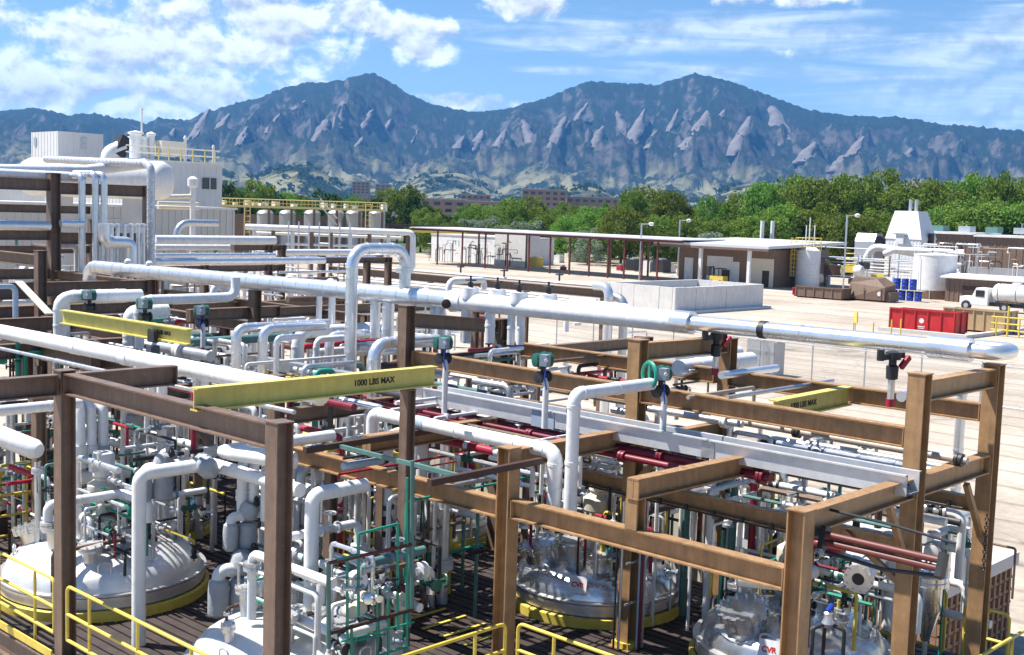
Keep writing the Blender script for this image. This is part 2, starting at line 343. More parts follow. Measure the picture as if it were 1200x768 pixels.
wv = nd(t, 'ShaderNodeTexWave', Scale=.13, Distortion=9, Detail=2); wv.inputs['Detail Scale'].default_value = .25; t.links.new(g_.outputs['Position'], wv.inputs['Vector']); tr_k = nd(t, 'ShaderNodeMapRange'); tr_k.inputs[1].default_value = .93; tr_k.inputs[2].default_value = .99; tr_k.inputs[3].default_value = 1; tr_k.inputs[4].default_value = .72; t.links.new(wv.outputs[0], tr_k.inputs[0])
k1 = nd(t, 'ShaderNodeMath', operation='MULTIPLY'); t.links.new(ck.outputs[0], k1.inputs[0]); t.links.new(stn.outputs[0], k1.inputs[1]); k2 = nd(t, 'ShaderNodeMath', operation='MULTIPLY'); t.links.new(k1.outputs[0], k2.inputs[0]); t.links.new(tr_k.outputs[0], k2.inputs[1])
m3 = nd(t, 'ShaderNodeMix', data_type='RGBA', blend_type='MULTIPLY'); m3.inputs['Factor'].default_value = 1; t.links.new(mm.outputs['Result'], m3.inputs['A']); t.links.new(k2.outputs[0], m3.inputs['B']); t.links.new(m3.outputs['Result'], b.inputs['Base Color'])
bp = nd(t, 'ShaderNodeBump', Strength=.6, Distance=.03); t.links.new(n_b.outputs[0], bp.inputs['Height']); t.links.new(bp.outputs[0], b.inputs['Normal'])
MB().add([(p.x, p.y, GZ) for p in (V((-40, -40, 0)), V((150, -40, 0)), V((195, 75, 0)), V((150, 190, 0)), V((60, 225, 0)), V((-40, 210, 0)))], [(0, 1, 2, 3, 4, 5)]).build('yard', ym, kind='structure', sharp=0)

# mountains: the long skyline with two tilted summits, rocky slabs on the near faces
SKY = [(-500, 150), (-300, 128), (-120, 140), (0, 134), (40, 130), (80, 138), (102, 135), (150, 143), (170, 148), (185, 141), (220, 145), (235, 137), (275, 125), (300, 119), (330, 107), (360, 100), (400, 97), (437, 88), (455, 98), (480, 114), (510, 127), (560, 135), (600, 129), (640, 118), (690, 98), (720, 100), (770, 103), (815, 89), (850, 97), (900, 115), (940, 130), (985, 138), (1050, 140), (1110, 150), (1200, 157), (1350, 170), (1600, 190)]
ae = sorted(azel(*p) for p in SKY)
AZ = np.array([a for a, _ in ae]); EL = np.array([e for _, e in ae])
NA, NR = 760, 150
az = np.linspace(AZ[0], AZ[-1], NA); rr = np.concatenate([np.linspace(2600, 4300, 40), np.linspace(4330, 7900, NR - 40)])
A2, R2 = np.meshgrid(az, rr)
el = np.interp(A2, AZ, EL)
RIDGE = 6900 + 500 * (fbm(A2 * 9, A2 * 0, 3, 3) - .5)
top = np.tan(el) * RIDGE + CAM.z
x_ = A2 * 6500 / 330.; y_ = R2 / 330.
s1 = np.clip((R2 - 4300) / (RIDGE - 4300), 0, 1.0)
front = s1 ** 1.25
back = np.clip((R2 - RIDGE) / 2200, 0, 1)
h = top * (front - back * .7)
rg = fbm(x_ * 1.1 + .6 * fbm(x_ * .7, y_ * .7, 40, 3), y_ * .42, 11, 6, True, .55) - .55
rg2 = fbm(x_ * 3.1, y_ * 1.5, 23, 5, True, .6) - .55
h = h + (rg * 330 + rg2 * 85) * np.sin(np.pi * np.clip(s1, 0, 1)) ** .8 * np.clip(top / 500, .25, 1)
h = h + (fbm(A2 * 420, R2 * .004, 61, 4) - .5) * 26 * np.clip(s1 * 4 - 3, 0, 1)
foot = np.clip((R2 - 2700) / 1500, 0, 1)
h = h + GZ + foot * (18 + 105 * np.clip(fbm(x_ * .7, y_ * .75, 77, 4) - .33, 0, 1) * np.clip((5600 - R2) / 1400, 0, 1)) - 4 * (1 - foot)
hill = lambda px, dist, ht, wd, dp: ht * np.exp(-((A2 - azel(px, 240)[0]) / (wd / F_PX)) ** 2 - ((R2 - dist) / dp) ** 2)
h = h + hill(355, 3700, 95, 55, 420) + hill(680, 3200, 70, 55, 380) + hill(200, 3600, 85, 70, 400) + hill(880, 3700, 85, 60, 400) + hill(520, 4100, 110, 60, 350) + hill(1060, 3600, 60, 80, 400)
vs = np.stack([np.cos(A2) * R2, np.sin(A2) * R2, h], -1).reshape(-1, 3)
idx = np.arange(NR * NA).reshape(NR, NA)
q = np.stack([idx[:-1, :-1], idx[1:, :-1], idx[1:, 1:], idx[:-1, 1:]], -1).reshape(-1, 4)
mtn = bpy.data.materials.new('mountain_forest'); mtn.use_nodes = True
t = mtn.node_tree; b = t.nodes['Principled BSDF']; b.inputs['Roughness'].default_value = .95; b.inputs['Specular IOR Level'].default_value = .1
g_ = nd(t, 'ShaderNodeNewGeometry'); sp = nd(t, 'ShaderNodeSeparateXYZ'); t.links.new(g_.outputs['Position'], sp.inputs[0])
n1_ = nd(t, 'ShaderNodeTexNoise', Scale=.0028, Detail=9, Roughness=.68); n2_ = nd(t, 'ShaderNodeTexNoise', Scale=.017, Detail=8, Roughness=.75); n3_ = nd(t, 'ShaderNodeTexNoise', Scale=.006, Detail=7, Roughness=.7)
for q_ in (n1_, n2_, n3_): t.links.new(g_.outputs['Position'], q_.inputs['Vector'])
fr = nd(t, 'ShaderNodeMix', data_type='RGBA'); fr.inputs['A'].default_value = (.006, .011, .008, 1); fr.inputs['B'].default_value = (.02, .03, .016, 1); t.links.new(n2_.outputs[0], fr.inputs['Factor'])
rk = nd(t, 'ShaderNodeMapRange'); rk.inputs[1].default_value = .60; rk.inputs[2].default_value = .70; t.links.new(n1_.outputs[0], rk.inputs[0])
nz_ = nd(t, 'ShaderNodeSeparateXYZ'); t.links.new(g_.outputs['Normal'], nz_.inputs[0])
st = nd(t, 'ShaderNodeMapRange'); st.inputs[1].default_value = .86; st.inputs[2].default_value = .74; t.links.new(nz_.outputs[2], st.inputs[0])
rs = nd(t, 'ShaderNodeMath', operation='MAXIMUM'); t.links.new(rk.outputs[0], rs.inputs[0]); t.links.new(st.outputs[0], rs.inputs[1])
rsm = nd(t, 'ShaderNodeMath', operation='MULTIPLY'); t.links.new(rs.outputs[0], rsm.inputs[0]); n2m = nd(t, 'ShaderNodeMapRange'); n2m.inputs[1].default_value = .40; n2m.inputs[2].default_value = .56; t.links.new(n2_.outputs[0], n2m.inputs[0]); t.links.new(n2m.outputs[0], rsm.inputs[1])
rkc = nd(t, 'ShaderNodeMix', data_type='RGBA'); rkc.inputs['B'].default_value = (.10, .085, .08, 1); t.links.new(rsm.outputs[0], rkc.inputs['Factor']); t.links.new(fr.outputs['Result'], rkc.inputs['A'])
lo = nd(t, 'ShaderNodeMapRange'); lo.inputs[1].default_value = 270; lo.inputs[2].default_value = 120; t.links.new(sp.outputs[2], lo.inputs[0])
gr_ = nd(t, 'ShaderNodeMapRange'); gr_.inputs[1].default_value = .46; gr_.inputs[2].default_value = .56; t.links.new(n3_.outputs[0], gr_.inputs[0])
gm2 = nd(t, 'ShaderNodeMath', operation='MULTIPLY'); t.links.new(lo.outputs[0], gm2.inputs[0]); t.links.new(gr_.outputs[0], gm2.inputs[1])
gc = nd(t, 'ShaderNodeMix', data_type='RGBA'); gc.inputs['B'].default_value = (.2, .19, .105, 1); t.links.new(gm2.outputs[0], gc.inputs['Factor']); t.links.new(rkc.outputs['Result'], gc.inputs['A'])
t.links.new(gc.outputs['Result'], b.inputs['Base Color'])
me = bpy.data.meshes.new('mountains'); me.from_pydata(vs.tolist(), [], q.tolist()); me.materials.append(mtn)
me.polygons.foreach_set('use_smooth', [True] * len(me.polygons))
mo = bpy.data.objects.new('mountains', me); COL.objects.link(mo); mo['kind'] = 'structure'
# the tilted rock slabs on the near faces: bedrock plates leaning on the slope
slabm = mat('sandstone_slab', (.135, .115, .108), .9, var=.45, scale=.02, bump=.6, bscale=.05)
def surf(px, py):
    a, e_ = azel(px, py); i = int(np.clip(np.interp(a, az, np.arange(NA)), 0, NA - 1)); col = h[:, i]
    ang = np.arctan2(col - CAM.z, rr); m_ = np.maximum.accumulate(ang); j = int(np.argmax(m_ >= e_))
    return rr[j] if m_[-1] >= e_ else rr[-1] * .87
SLABS = [(378, 140, 166, 26, 8), (398, 118, 150, 18, 6), (350, 118, 128, 12, 12), (236, 128, 160, 18, 14), (262, 133, 152, 16, 10), (322, 133, 152, 14, 10), (285, 148, 168, 16, 8), (430, 128, 150, 16, 12), (452, 140, 160, 15, 10), (560, 152, 176, 18, 10), (588, 150, 172, 14, 9), (540, 158, 172, 12, 8), (618, 140, 166, 16, -8), (655, 136, 170, 18, 12), (683, 120, 138, 12, 10), (700, 148, 172, 20, 10), (727, 130, 152, 16, -6), (748, 128, 166, 18, 12), (766, 152, 172, 18, 8), (790, 128, 150, 10, 8), (820, 130, 172, 26, 16), (846, 128, 140, 14, 6), (870, 136, 178, 24, 14), (912, 124, 172, 34, -12), (948, 166, 188, 24, 12), (800, 160, 180, 16, 9), (485, 150, 172, 12, 10), (1005, 160, 180, 18, 12), (420, 160, 178, 12, 8), (1065, 172, 186, 16, 8), (985, 182, 198, 26, 6), (200, 150, 168, 14, 8), (635, 168, 182, 12, 6)]
for px, y0, y1, wd, skew in SLABS:
    wd *= .8; skew *= .8
    rb = surf(px - skew * .5, y1 + 4); rt_ = max(surf(px + skew, y0), rb + 60)
    rt_ = min(rt_, rb + (y1 - y0) * 11)
    def pt(x, y, dd): dr = ray(x, y); return CAM + dr * (dd / math.hypot(dr.x, dr.y))
    rows, cols = 11, 6; fr_ = []; hk = random.uniform(.75, 1.1)
    for i_ in range(rows):
        t_ = i_ / (rows - 1); y = y1 + 4 - (y1 + 4 - y0) * t_; cxr = px - skew + skew * 1.8 * t_; half = wd * (.5 * (1 - t_ ** 2.2) ** .8 * hk + .07)
        jl, jr = random.uniform(-.07, .07) * wd, random.uniform(-.13, .13) * wd
        for j_ in range(cols):
            u_ = j_ / (cols - 1) * 2 - 1; x = cxr + u_ * half + (jl if u_ < 0 else jr) * abs(u_)
            edge = abs(u_) ** 3 * 45 + (25 if i_ in (0, rows - 1) else 0); dd = rb + (rt_ - rb) * t_ * .96 + 2 + random.uniform(-11, 11) + edge
            fr_.append(pt(x, y + random.uniform(-.7, .7), dd))
    fs_ = [(r_ * cols + j_, r_ * cols + j_ + 1, (r_ + 1) * cols + j_ + 1, (r_ + 1) * cols + j_) for r_ in range(rows - 1) for j_ in range(cols - 1)]
    rim = [j_ for j_ in range(cols)] + [r_ * cols + cols - 1 for r_ in range(1, rows)] + [(rows - 1) * cols + j_ for j_ in range(cols - 2, -1, -1)] + [r_ * cols for r_ in range(rows - 2, 0, -1)]
    n0 = len(fr_); bk = [fr_[i_] + (fr_[i_] - CAM).normalized() * 160 for i_ in rim]; n = len(rim)
    fs_ += [(rim[k_], rim[(k_ + 1) % n], n0 + (k_ + 1) % n, n0 + k_) for k_ in range(n)]
    MB().add(fr_ + bk, fs_).build('rock_slab', slabm, mo, sharp=60)
# the air between here and the mountains
hz = MB().sbox(-11500, 11500, -11500, 11500, GZ - 3, 1050).build('haze', mat('unused', (.5, .5, .5)), kind='stuff', sharp=0)
hm = bpy.data.materials.new('haze_air'); hm.use_nodes = True; t = hm.node_tree; t.nodes.remove(t.nodes['Principled BSDF'])
pv = nd(t, 'ShaderNodeVolumePrincipled', Density=.000058, Anisotropy=.1); pv.inputs['Color'].default_value = (.13, .44, 1, 1)
t.links.new(pv.outputs[0], t.nodes['Material Output'].inputs['Volume']); hz.data.materials.clear(); hz.data.materials.append(hm)
# ================================================================== reactor deck
deck = empty('deck', (7.5, 4, 0)); deck['kind'] = 'structure'
pw = .175
k = 0; xx = 7.52
while xx < 17.0:
    y0 = 10.25 if xx < 10.95 else 3.4
    cuts = [y0] + [y0 + random.uniform(2.6, 5.2) + i * 5.0 for i in range(5) if y0 + i * 5.0 + 5 < 26.2] + [27.5]
    for a_, b_ in zip(cuts, cuts[1:]):
        dz = random.uniform(-.004, .004)
        MB().sbox(xx, xx + pw - .034, a_ + .004, b_ - .004, -.05 + dz, dz).build('deck_board', deckm, deck, sharp=0)
    xx += pw
jm = MB()
for yy in np.arange(10.6, 27, 1.2): jm.sbox(7.55, 17, yy, yy + .08, -.28, -.052)
for yy in np.arange(3.8, 10.4, 1.2): jm.sbox(11, 17, yy, yy + .08, -.28, -.052)
jm.build('joists', rust, deck, sharp=0)
MB().ibeam((7.42, 10.1, -.21), (7.42, 27.5, -.21), .34, .16).build('edge_beam', steelL, deck, sharp=0)
MB().ibeam((7.5, 10.12, -.21), (10.85, 10.12, -.21), .34, .16).build('edge_beam', steelL, deck, sharp=0)
MB().ibeam((10.86, 3.4, -.21), (10.86, 10.03, -.21), .34, .16).build('edge_beam', steelM, deck, sharp=0)
MB().ibeam((17.06, 3.4, -.21), (17.06, 27.5, -.21), .34, .16).build('edge_beam', steelR, deck, sharp=0)
for x, y in ((7.6, 11), (7.6, 15.3), (7.6, 20), (7.6, 25), (11.05, 4.5), (11.05, 10.2), (11.05, 15.3), (11.05, 20), (11.05, 25), (16.9, 4.5), (16.9, 10.2), (16.9, 15.3), (16.9, 20), (16.9, 25), (13.6, 25), (13.6, 20)):
    MB().ibeam((x, y, GZ), (x, y, -.29), .2, .2, upv=(1, 0, 0)).build('deck_post', steelM, deck, sharp=0)
MB().sbox(7.35, 7.372, 10.1, 15.18, .0, .11).sbox(7.35, 7.372, 15.42, 27.5, .0, .11).build('toe_board', ylw, deck, sharp=0)

# ------------------------------------------------------------------ steel frames
def column(fr, x, y, z1, m, z0=0, sz=.21, base=True, turn=False):
    MB().ibeam((x, y, z0), (x, y, z1), sz, sz, .017, .014, upv=(0, 1, 0) if turn else (1, 0, 0)).build('column', m, fr, sharp=0)
    MB().box((x, y, z1 + .008), (sz + .02, sz + .02, .014)).build('cap_plate', m, fr, sharp=0)
    if base: MB().box((x, y, z0 + .012), (sz + .16, sz + .16, .022)).build('base_plate', m, fr, sharp=0)
BOLT = MB().lathe([(.018, 0), (.018, .016), (.01, .018), (.009, .03)], n=6).mesh('bolt', galv)
def beam(fr, p0, p1, m, dp=.25, wd=.15, ztop=True, name='beam'):
    p0, p1 = V(p0), V(p1)
    if ztop: p0 = p0 - V((0, 0, dp / 2)); p1 = p1 - V((0, 0, dp / 2))
    o = MB().ibeam(p0, p1, dp, wd).build(name, m, fr, sharp=0)
    # bolted end plates
    d = (p1 - p0).normalized()
    for q, sg in ((p0, 1), (p1, -1)):
        MB().obox(q + d * sg * .004, q + d * sg * .02, wd + .014, dp * .92).build('end_plate', m, o, sharp=0)
        if p0.length < 24:
            nn = V((-abs(d.y), -abs(d.x), 0)); fc = q + d * sg * .09 + nn * .0085
            MB().obox(fc - nn * .001 - d * .055, fc - nn * .001 + d * .055, .012, dp * .62).build('shear_tab', m, o, sharp=0)
            for zz_ in (-.19, 0, .19):
                bo = put('bolt', BOLT, o, fc + nn * .006 + V((0, 0, zz_ * dp)) - fr.location); bo.rotation_euler = nn.to_track_quat('Z', 'Y').to_euler()
    return o
frL = empty('steel_structure', (7.5, 12.9, 0), 'brown grey steel frame of two tall columns by the yellow handrail at left', 'steel frame')
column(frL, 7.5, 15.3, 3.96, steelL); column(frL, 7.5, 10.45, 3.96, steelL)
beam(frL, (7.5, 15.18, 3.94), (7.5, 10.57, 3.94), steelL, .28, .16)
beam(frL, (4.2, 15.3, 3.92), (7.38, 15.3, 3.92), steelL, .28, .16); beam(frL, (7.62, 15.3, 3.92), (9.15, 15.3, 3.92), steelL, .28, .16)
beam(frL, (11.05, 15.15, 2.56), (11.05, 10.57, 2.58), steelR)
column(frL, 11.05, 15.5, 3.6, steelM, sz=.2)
frR = empty('steel_structure', (13.65, 8.4, 0), 'tan steel frame of columns and beams over the reactors at right', 'steel frame')
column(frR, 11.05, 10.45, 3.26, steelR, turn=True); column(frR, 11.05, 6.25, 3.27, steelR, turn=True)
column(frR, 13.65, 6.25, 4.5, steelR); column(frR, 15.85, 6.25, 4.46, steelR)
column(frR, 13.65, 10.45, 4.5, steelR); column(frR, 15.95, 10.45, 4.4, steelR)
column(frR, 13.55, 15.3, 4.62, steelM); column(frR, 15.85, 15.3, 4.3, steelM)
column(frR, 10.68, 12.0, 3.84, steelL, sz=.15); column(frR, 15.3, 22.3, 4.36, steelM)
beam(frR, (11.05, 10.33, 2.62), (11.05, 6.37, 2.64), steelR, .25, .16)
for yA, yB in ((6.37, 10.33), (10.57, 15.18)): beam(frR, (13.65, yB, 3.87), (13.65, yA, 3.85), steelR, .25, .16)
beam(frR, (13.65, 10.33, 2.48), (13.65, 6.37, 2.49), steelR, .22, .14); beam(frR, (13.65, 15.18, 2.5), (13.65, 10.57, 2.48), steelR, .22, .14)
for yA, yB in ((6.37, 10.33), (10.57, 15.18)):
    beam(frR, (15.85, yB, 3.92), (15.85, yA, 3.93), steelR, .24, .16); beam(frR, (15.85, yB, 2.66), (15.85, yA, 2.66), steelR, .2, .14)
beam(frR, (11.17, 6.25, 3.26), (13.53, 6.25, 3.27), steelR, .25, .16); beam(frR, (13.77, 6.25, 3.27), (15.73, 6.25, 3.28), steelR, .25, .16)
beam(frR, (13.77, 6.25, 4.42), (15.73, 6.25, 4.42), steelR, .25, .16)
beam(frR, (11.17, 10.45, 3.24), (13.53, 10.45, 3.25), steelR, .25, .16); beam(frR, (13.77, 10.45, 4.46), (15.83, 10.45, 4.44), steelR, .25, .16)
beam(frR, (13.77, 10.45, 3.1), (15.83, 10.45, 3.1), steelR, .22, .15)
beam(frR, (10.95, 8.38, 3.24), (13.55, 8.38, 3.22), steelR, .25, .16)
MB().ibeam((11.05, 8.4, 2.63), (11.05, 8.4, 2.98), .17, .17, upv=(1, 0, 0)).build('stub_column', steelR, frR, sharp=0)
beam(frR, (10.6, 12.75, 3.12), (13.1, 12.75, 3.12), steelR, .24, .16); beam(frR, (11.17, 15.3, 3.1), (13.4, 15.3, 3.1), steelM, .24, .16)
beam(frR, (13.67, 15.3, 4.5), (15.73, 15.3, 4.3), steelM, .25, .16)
for p, q_ in (((13.62, 6.25, 1.9), (13.62, 7.1, 2.44)), ((13.62, 10.4, 2.45), (13.62, 9.75, 3.1)), ((15.82, 6.25, 2.1), (15.2, 6.25, 2.95)), ((13.6, 6.25, 2.2), (13.05, 6.25, 3.0))):
    MB().obox(p, q_, .07, .07).build('knee_brace', steelR, frR, sharp=0)
# small columns standing among the pipes behind the monorail
for i, (px, py, yy, z0) in enumerate(((388, 575, 14.2, 0), (449, 560, 13.6, 0), (652, 560, 13.2, 0))):
    c_ = Y(px, py, yy); column(frR, c_.x, yy, 2.55, steelR if i == 2 else steelM, sz=.15)
MB().sbox(13.5, 13.8, 10.3, 10.6, .002, .1).build('column_foot', ylw, frR, sharp=0)

# ------------------------------------------------------------------ yellow lifting beams with their lettering
def monorail(p0, p1, txt, label, frac, name='lifting_beam', side=1, ts=.11, dp=.27):
    p0, p1 = V(p0), V(p1); th = empty(name, p0, label, 'lifting beam')
    MB().ibeam(p0, p1, dp, .15, .02, .014).build('beam', ylwb, th, sharp=0)
    d = (p1 - p0).normalized(); u = V((0, 0, 1)); nrm = d.cross(u)
    if txt:
        c_ = p0 + (p1 - p0) * frac + nrm * .0105
        rot = Matrix((d, u, nrm)).transposed()
        text_part(txt, ts, c_, rot, stripe, th, bold=.003)
    return th
monorail((7.42, 12.0, 3.98 + .03), (11.15, 12.0, 4.0), '1000 LBS MAX', 'long yellow lifting beam lettered 1000 LBS MAX across the near frame', .715)
m2 = monorail((11.0, 22.5, 3.95), (11.0, 17.9, 3.98), '1000 LBS MAX', 'short yellow lifting beam behind the near left column', .8, side=-1, ts=.1)
monorail((13.75, 8.27, 3.78), (15.75, 8.27, 3.8), '1000 LBS MAX', 'yellow lifting beam between the rear tan beams at right', .38)
# trolley under the short yellow beam
tr = empty('beam_trolley', (11.0, 19.0, 3.8), 'dark blue chain hoist trolley on the short yellow lifting beam', 'hoist')
MB().box((10.9, 18.95, 3.9), (.09, .22, .2)).cyl((10.9, 18.85, 3.98), (10.88, 18.85, 3.98), .05, 10).cyl((10.9, 19.05, 3.98), (10.88, 19.05, 3.98), .05, 10).build('trolley', blk, tr)
MB().box((10.9, 18.95, 3.66), (.17, .17, .16)).cyl((10.9, 18.95, 3.58), (10.9, 18.95, 3.46), .02, 8).build('hoist_body', mat('slate_paint', (.06, .08, .11), .5), tr)

# ------------------------------------------------------------------ yellow handrails
def handrail(pts, label, levels=(1.07, .68, .32), step=1.15, z0=0, r_=.024, loop=True, group=None, m=None):
    m = m or ylw; pts = [V(p) for p in pts]; th = empty('handrail', pts[0] + V((0, 0, z0)), label, 'handrail', group)
    for li, h_ in enumerate(levels):
        pp = [p + V((0, 0, z0 + h_)) for p in pts]
        if li == 0 and loop:
            lowz = V((0, 0, z0 + levels[-1]))
            pp = [pts[0] + lowz] + pp + [pts[-1] + lowz]
        MB().tube(pp, r_, 10, bend=.09).build(('top_rail', 'mid_rail', 'low_rail')[li], m, th)
    for a_, b_ in zip(pts, pts[1:]):
        ln = (b_ - a_).length; n = max(1, round(ln / step))
        for i in range(n):
            c_ = a_.lerp(b_, (i + .5) / n) if n > 1 else a_.lerp(b_, .5)
            MB().tube([c_ + V((0, 0, z0)), c_ + V((0, 0, z0 + levels[0] - .01))], r_ * .95, 8).box(c_ + V((0, 0, z0 + .008)), (.09, .09, .014)).build('post', m, th)
    return th
handrail([(7.44, 15.12, 0), (7.44, 10.2, 0)], 'yellow three-bar handrail right of the near left column')
handrail([(7.44, 22.5, 0), (7.44, 15.5, 0)], 'yellow three-bar handrail left of the near left column')
handrail([(7.6, 10.2, 0), (10.82, 10.2, 0)], 'yellow handrail at bottom centre climbing towards the tan column', (1.07, .72, .36))
handrail([(10.95, 10.1, 0), (10.95, 6.45, 0)], 'yellow handrail at bottom centre descending to the right', (1.07, .72, .36))
handrail([(8.6, 20.55, 0), (9.62, 20.55, 0)], 'yellow handrail behind the large left reactor by the red extinguisher', (1.07, .7, .34), .5)
handrail([(12.6, 5.57, 0), (16.95, 5.57, 0)], 'yellow handrail in the bottom right corner', (1.07, .72, .36))
handrail([(16.2, 6.55, 0), (16.2, 5.95, 0)], 'short yellow handrail right of the last tan column', (1.07, .66, .3), .6)
handrail([(16.6, 8.1, 0), (16.6, 7.0, 0)], 'looped yellow handrail in front of the brown block stack', (1.07, .6, .2), .55)
handrail([(12.3, 13.9, 0), (12.3, 15.6, 0)], 'small yellow handrail beside the far dark reactor', (.95, .55), .6)
handrail([(9.0, 22.2, 0), (12.6, 22.2, 0)], 'yellow handrail deep behind the left reactors', (1.07, .6), 1.1)
handrail([(11.6, 14.6, 0), (11.6, 12.9, 0)], 'yellow handrail among the pipes behind the green frame', (1.0, .55), .8)

# ------------------------------------------------------------------ reactors
def stub(p, ax, r_, ln, m=None, fl=1.55, bolts=8, blind=True):
    ax = V(ax).normalized(); p = V(p); b_ = MB()
    b_.lathe([(r_ * 1.25, 0), (r_, .03), (r_, ln - .09), (r_ * fl, ln - .085), (r_ * fl, ln - .05), (r_ * fl * .98, ln - .045), (r_ * fl, ln - .04), (r_ * fl, ln), (r_ * .9 if blind else r_ * .99, ln + .001)], p, ax, 18)
    a = ax.orthogonal().normalized(); c_ = ax.cross(a)
    for k_ in range(bolts):
        t_ = 2 * math.pi * k_ / bolts; q_ = p + ax * (ln - .1) + (a * math.cos(t_) + c_ * math.sin(t_)) * r_ * (fl * .5 + .5) * 1.05
        b_.cyl(q_, q_ + ax * .13, r_ * .12, 6)
    return b_
def reactor(cx, cy, r_, label, ang=0, sz=1.0, noz=7, ag=True, dome=.47, skirt=.34, sign=None, lm=None):
    th = empty('reactor_vessel', (cx, cy, 0), label, 'reactor', 'reactor vessels set in the deck')
    MB().lathe([(r_ + .10, -.3), (r_ + .10, .14), (r_ + .085, .15), (r_ + .03, .15), (r_ + .03, -.3)], (cx, cy, 0), n=56).build('curb_ring', ylw, th)
    MB().lathe([(r_ - .02, -.4), (r_ - .02, .16), (r_ + .02, .17), (r_ + .02, skirt - .05), (r_ + .05, skirt - .045), (r_ + .05, skirt), (r_ - .02, skirt + .01)], (cx, cy, 0), n=56).build('skirt', inox2, th)
    R_ = r_ - .06; prof = [(R_ + .02, skirt - .02), (R_ + .02, skirt + .07)]
    for k_ in range(1, 15):
        t_ = k_ / 14 * math.pi / 2; prof.append((max(.004, R_ * math.cos(t_) ** .82), skirt + .07 + dome * math.sin(t_) ** .9 * .98))
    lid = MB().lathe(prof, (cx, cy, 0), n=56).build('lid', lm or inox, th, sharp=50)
    def top(rad):
        c_ = min(1, max(0, rad / R_)) ** (1 / .82); return skirt + .07 + dome * math.sqrt(max(0, 1 - c_ * c_)) ** .9 * .98
    # manway and nozzles round the lid
    for k_ in range(noz):
        t_ = ang + 2 * math.pi * k_ / noz + random.uniform(-.12, .12); rad = r_ * (.52 if k_ % 2 else .68)
        p = V((cx + rad * math.cos(t_), cy + rad * math.sin(t_), top(rad) - .06)); rr_ = random.choice((.06, .075, .09, .11)) * sz
        if k_ == 0:
            stub(p, (math.cos(t_) * .3, math.sin(t_) * .3, 1), .24 * sz, .3, fl=1.25, bolts=16).build('manway', inox, th)
        else:
            stub(p, (math.cos(t_) * .12, math.sin(t_) * .12, 1), rr_, random.uniform(.26, .46)).build('nozzle', inox2, th)
    for k_ in range(4):
        t_ = ang + .4 + math.pi / 2 * k_; rad = r_ * .86
        p = V((cx + rad * math.cos(t_), cy + rad * math.sin(t_), top(rad) - .03)); MB().tube([p, p + V((0, 0, .14)), p + V((-.09 * math.sin(t_), .09 * math.cos(t_), .17)), p + V((-.18 * math.sin(t_), .18 * math.cos(t_), .14)), p + V((-.18 * math.sin(t_), .18 * math.cos(t_), 0))], .017, 8, bend=.05).build('lifting_lug', inox2, th)
    zt = top(0)
    if ag:
        g = stub((cx, cy, zt - .05), (0, 0, 1), .17, .3, fl=1.5, bolts=12).build('agitator', inox2, th)
        MB().lathe([(.2, .25), (.2, .31), (.13, .33), (.11, .55), (.16, .6), (.26, .64), (.26, .82), (.2, .86), (.15, .9), (.15, .94)], (cx, cy, zt), n=20).build('gearbox', cream, g)
        MB().lathe([(.15, .945), (.17, .955), (.17, 1.3), (.155, 1.33), (.08, 1.35)], (cx, cy, zt), n=18).box((cx - .19, cy - .05, zt + 1.12), (.12, .12, .14)).build('motor', white2, g)
    # split band and tie strap that follow the lid
    MB().lathe([(r_ - .03, skirt + .012), (r_ + .055, skirt + .013), (r_ + .055, skirt + .04), (r_ - .03, skirt + .041)], (cx, cy, 0), n=56).build('clamp_band', inox2, th)
    if sign:
        t_ = sign; p = V((cx + (r_ + .0) * math.cos(t_), cy + (r_ + .0) * math.sin(t_), skirt + .3)); d = V((math.cos(t_), math.sin(t_), .35)).normalized()
        sd_ = V((-math.sin(t_), math.cos(t_), 0)); u_ = d.cross(sd_)
        plate = MB().obox(p - d * .012, p, .28, .26, u_).build('tag_plate', white2, th, label='white tag plate with red lettering')
        text_part('CVR', .1, p + d * .002, Matrix((sd_, u_, d)).transposed(), redlet, th, bold=.004)
    return th
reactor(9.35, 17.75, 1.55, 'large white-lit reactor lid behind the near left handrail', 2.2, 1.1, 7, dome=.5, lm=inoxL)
reactor(15.0, 12.15, 1.36, 'polished reactor lid with a red lettered tag right of the tan column', 2.6, 1.1, 9, sign=3.62)
reactor(14.85, 8.45, 1.32, 'polished reactor lid at bottom right under the red pipe', 2.9, 1.2, 8, sign=3.45)
reactor(15.55, 16.95, 1.3, 'dark polished reactor lid deep behind the green pipe frame', .7, 1, 6)
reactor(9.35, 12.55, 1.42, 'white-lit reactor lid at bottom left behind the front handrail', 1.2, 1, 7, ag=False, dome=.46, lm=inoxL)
reactor(11.55, 20.75, 1.4, 'reactor lid behind the large left reactor under the vertical jacketed pipes', .3, 1, 6)
# ================================================================== piping over the deck
def pj(p):
    v = V(p) - CAM; w_ = v.dot(fwd); return 600 + F_PX * v.dot(rt2) / w_, 384 - F_PX * v.dot(up2) / w_
def go(p, axis, tgt):
    # walk from p along a world axis until it stands over photo column (x, y axes) or row (z axis) tgt
    p = V(p); e = V((axis == 'x', axis == 'y', axis == 'z')); k_ = 1 if axis == 'z' else 0; a, b_ = 0., .5
    fa, fb = pj(p)[k_] - tgt, pj(p + e * b_)[k_] - tgt
    for _ in range(12):
        if abs(fb - fa) < 1e-9: break
        a, b_, fa = b_, b_ - fb * (b_ - a) / (fb - fa), fb; fb = pj(p + e * b_)[k_] - tgt
        if abs(fb) < .02: break
    return p + e * b_
def route(p, *mv):
    pts = [V(p)]
    for a, t_ in mv:
        q_ = pts[-1]
        if a in ('x', 'y', 'z'): pts.append(go(q_, a, t_))
        else: pts.append(q_ + V(((a == 'dx') * t_, (a == 'dy') * t_, (a == 'dz') * t_)))
    return pts
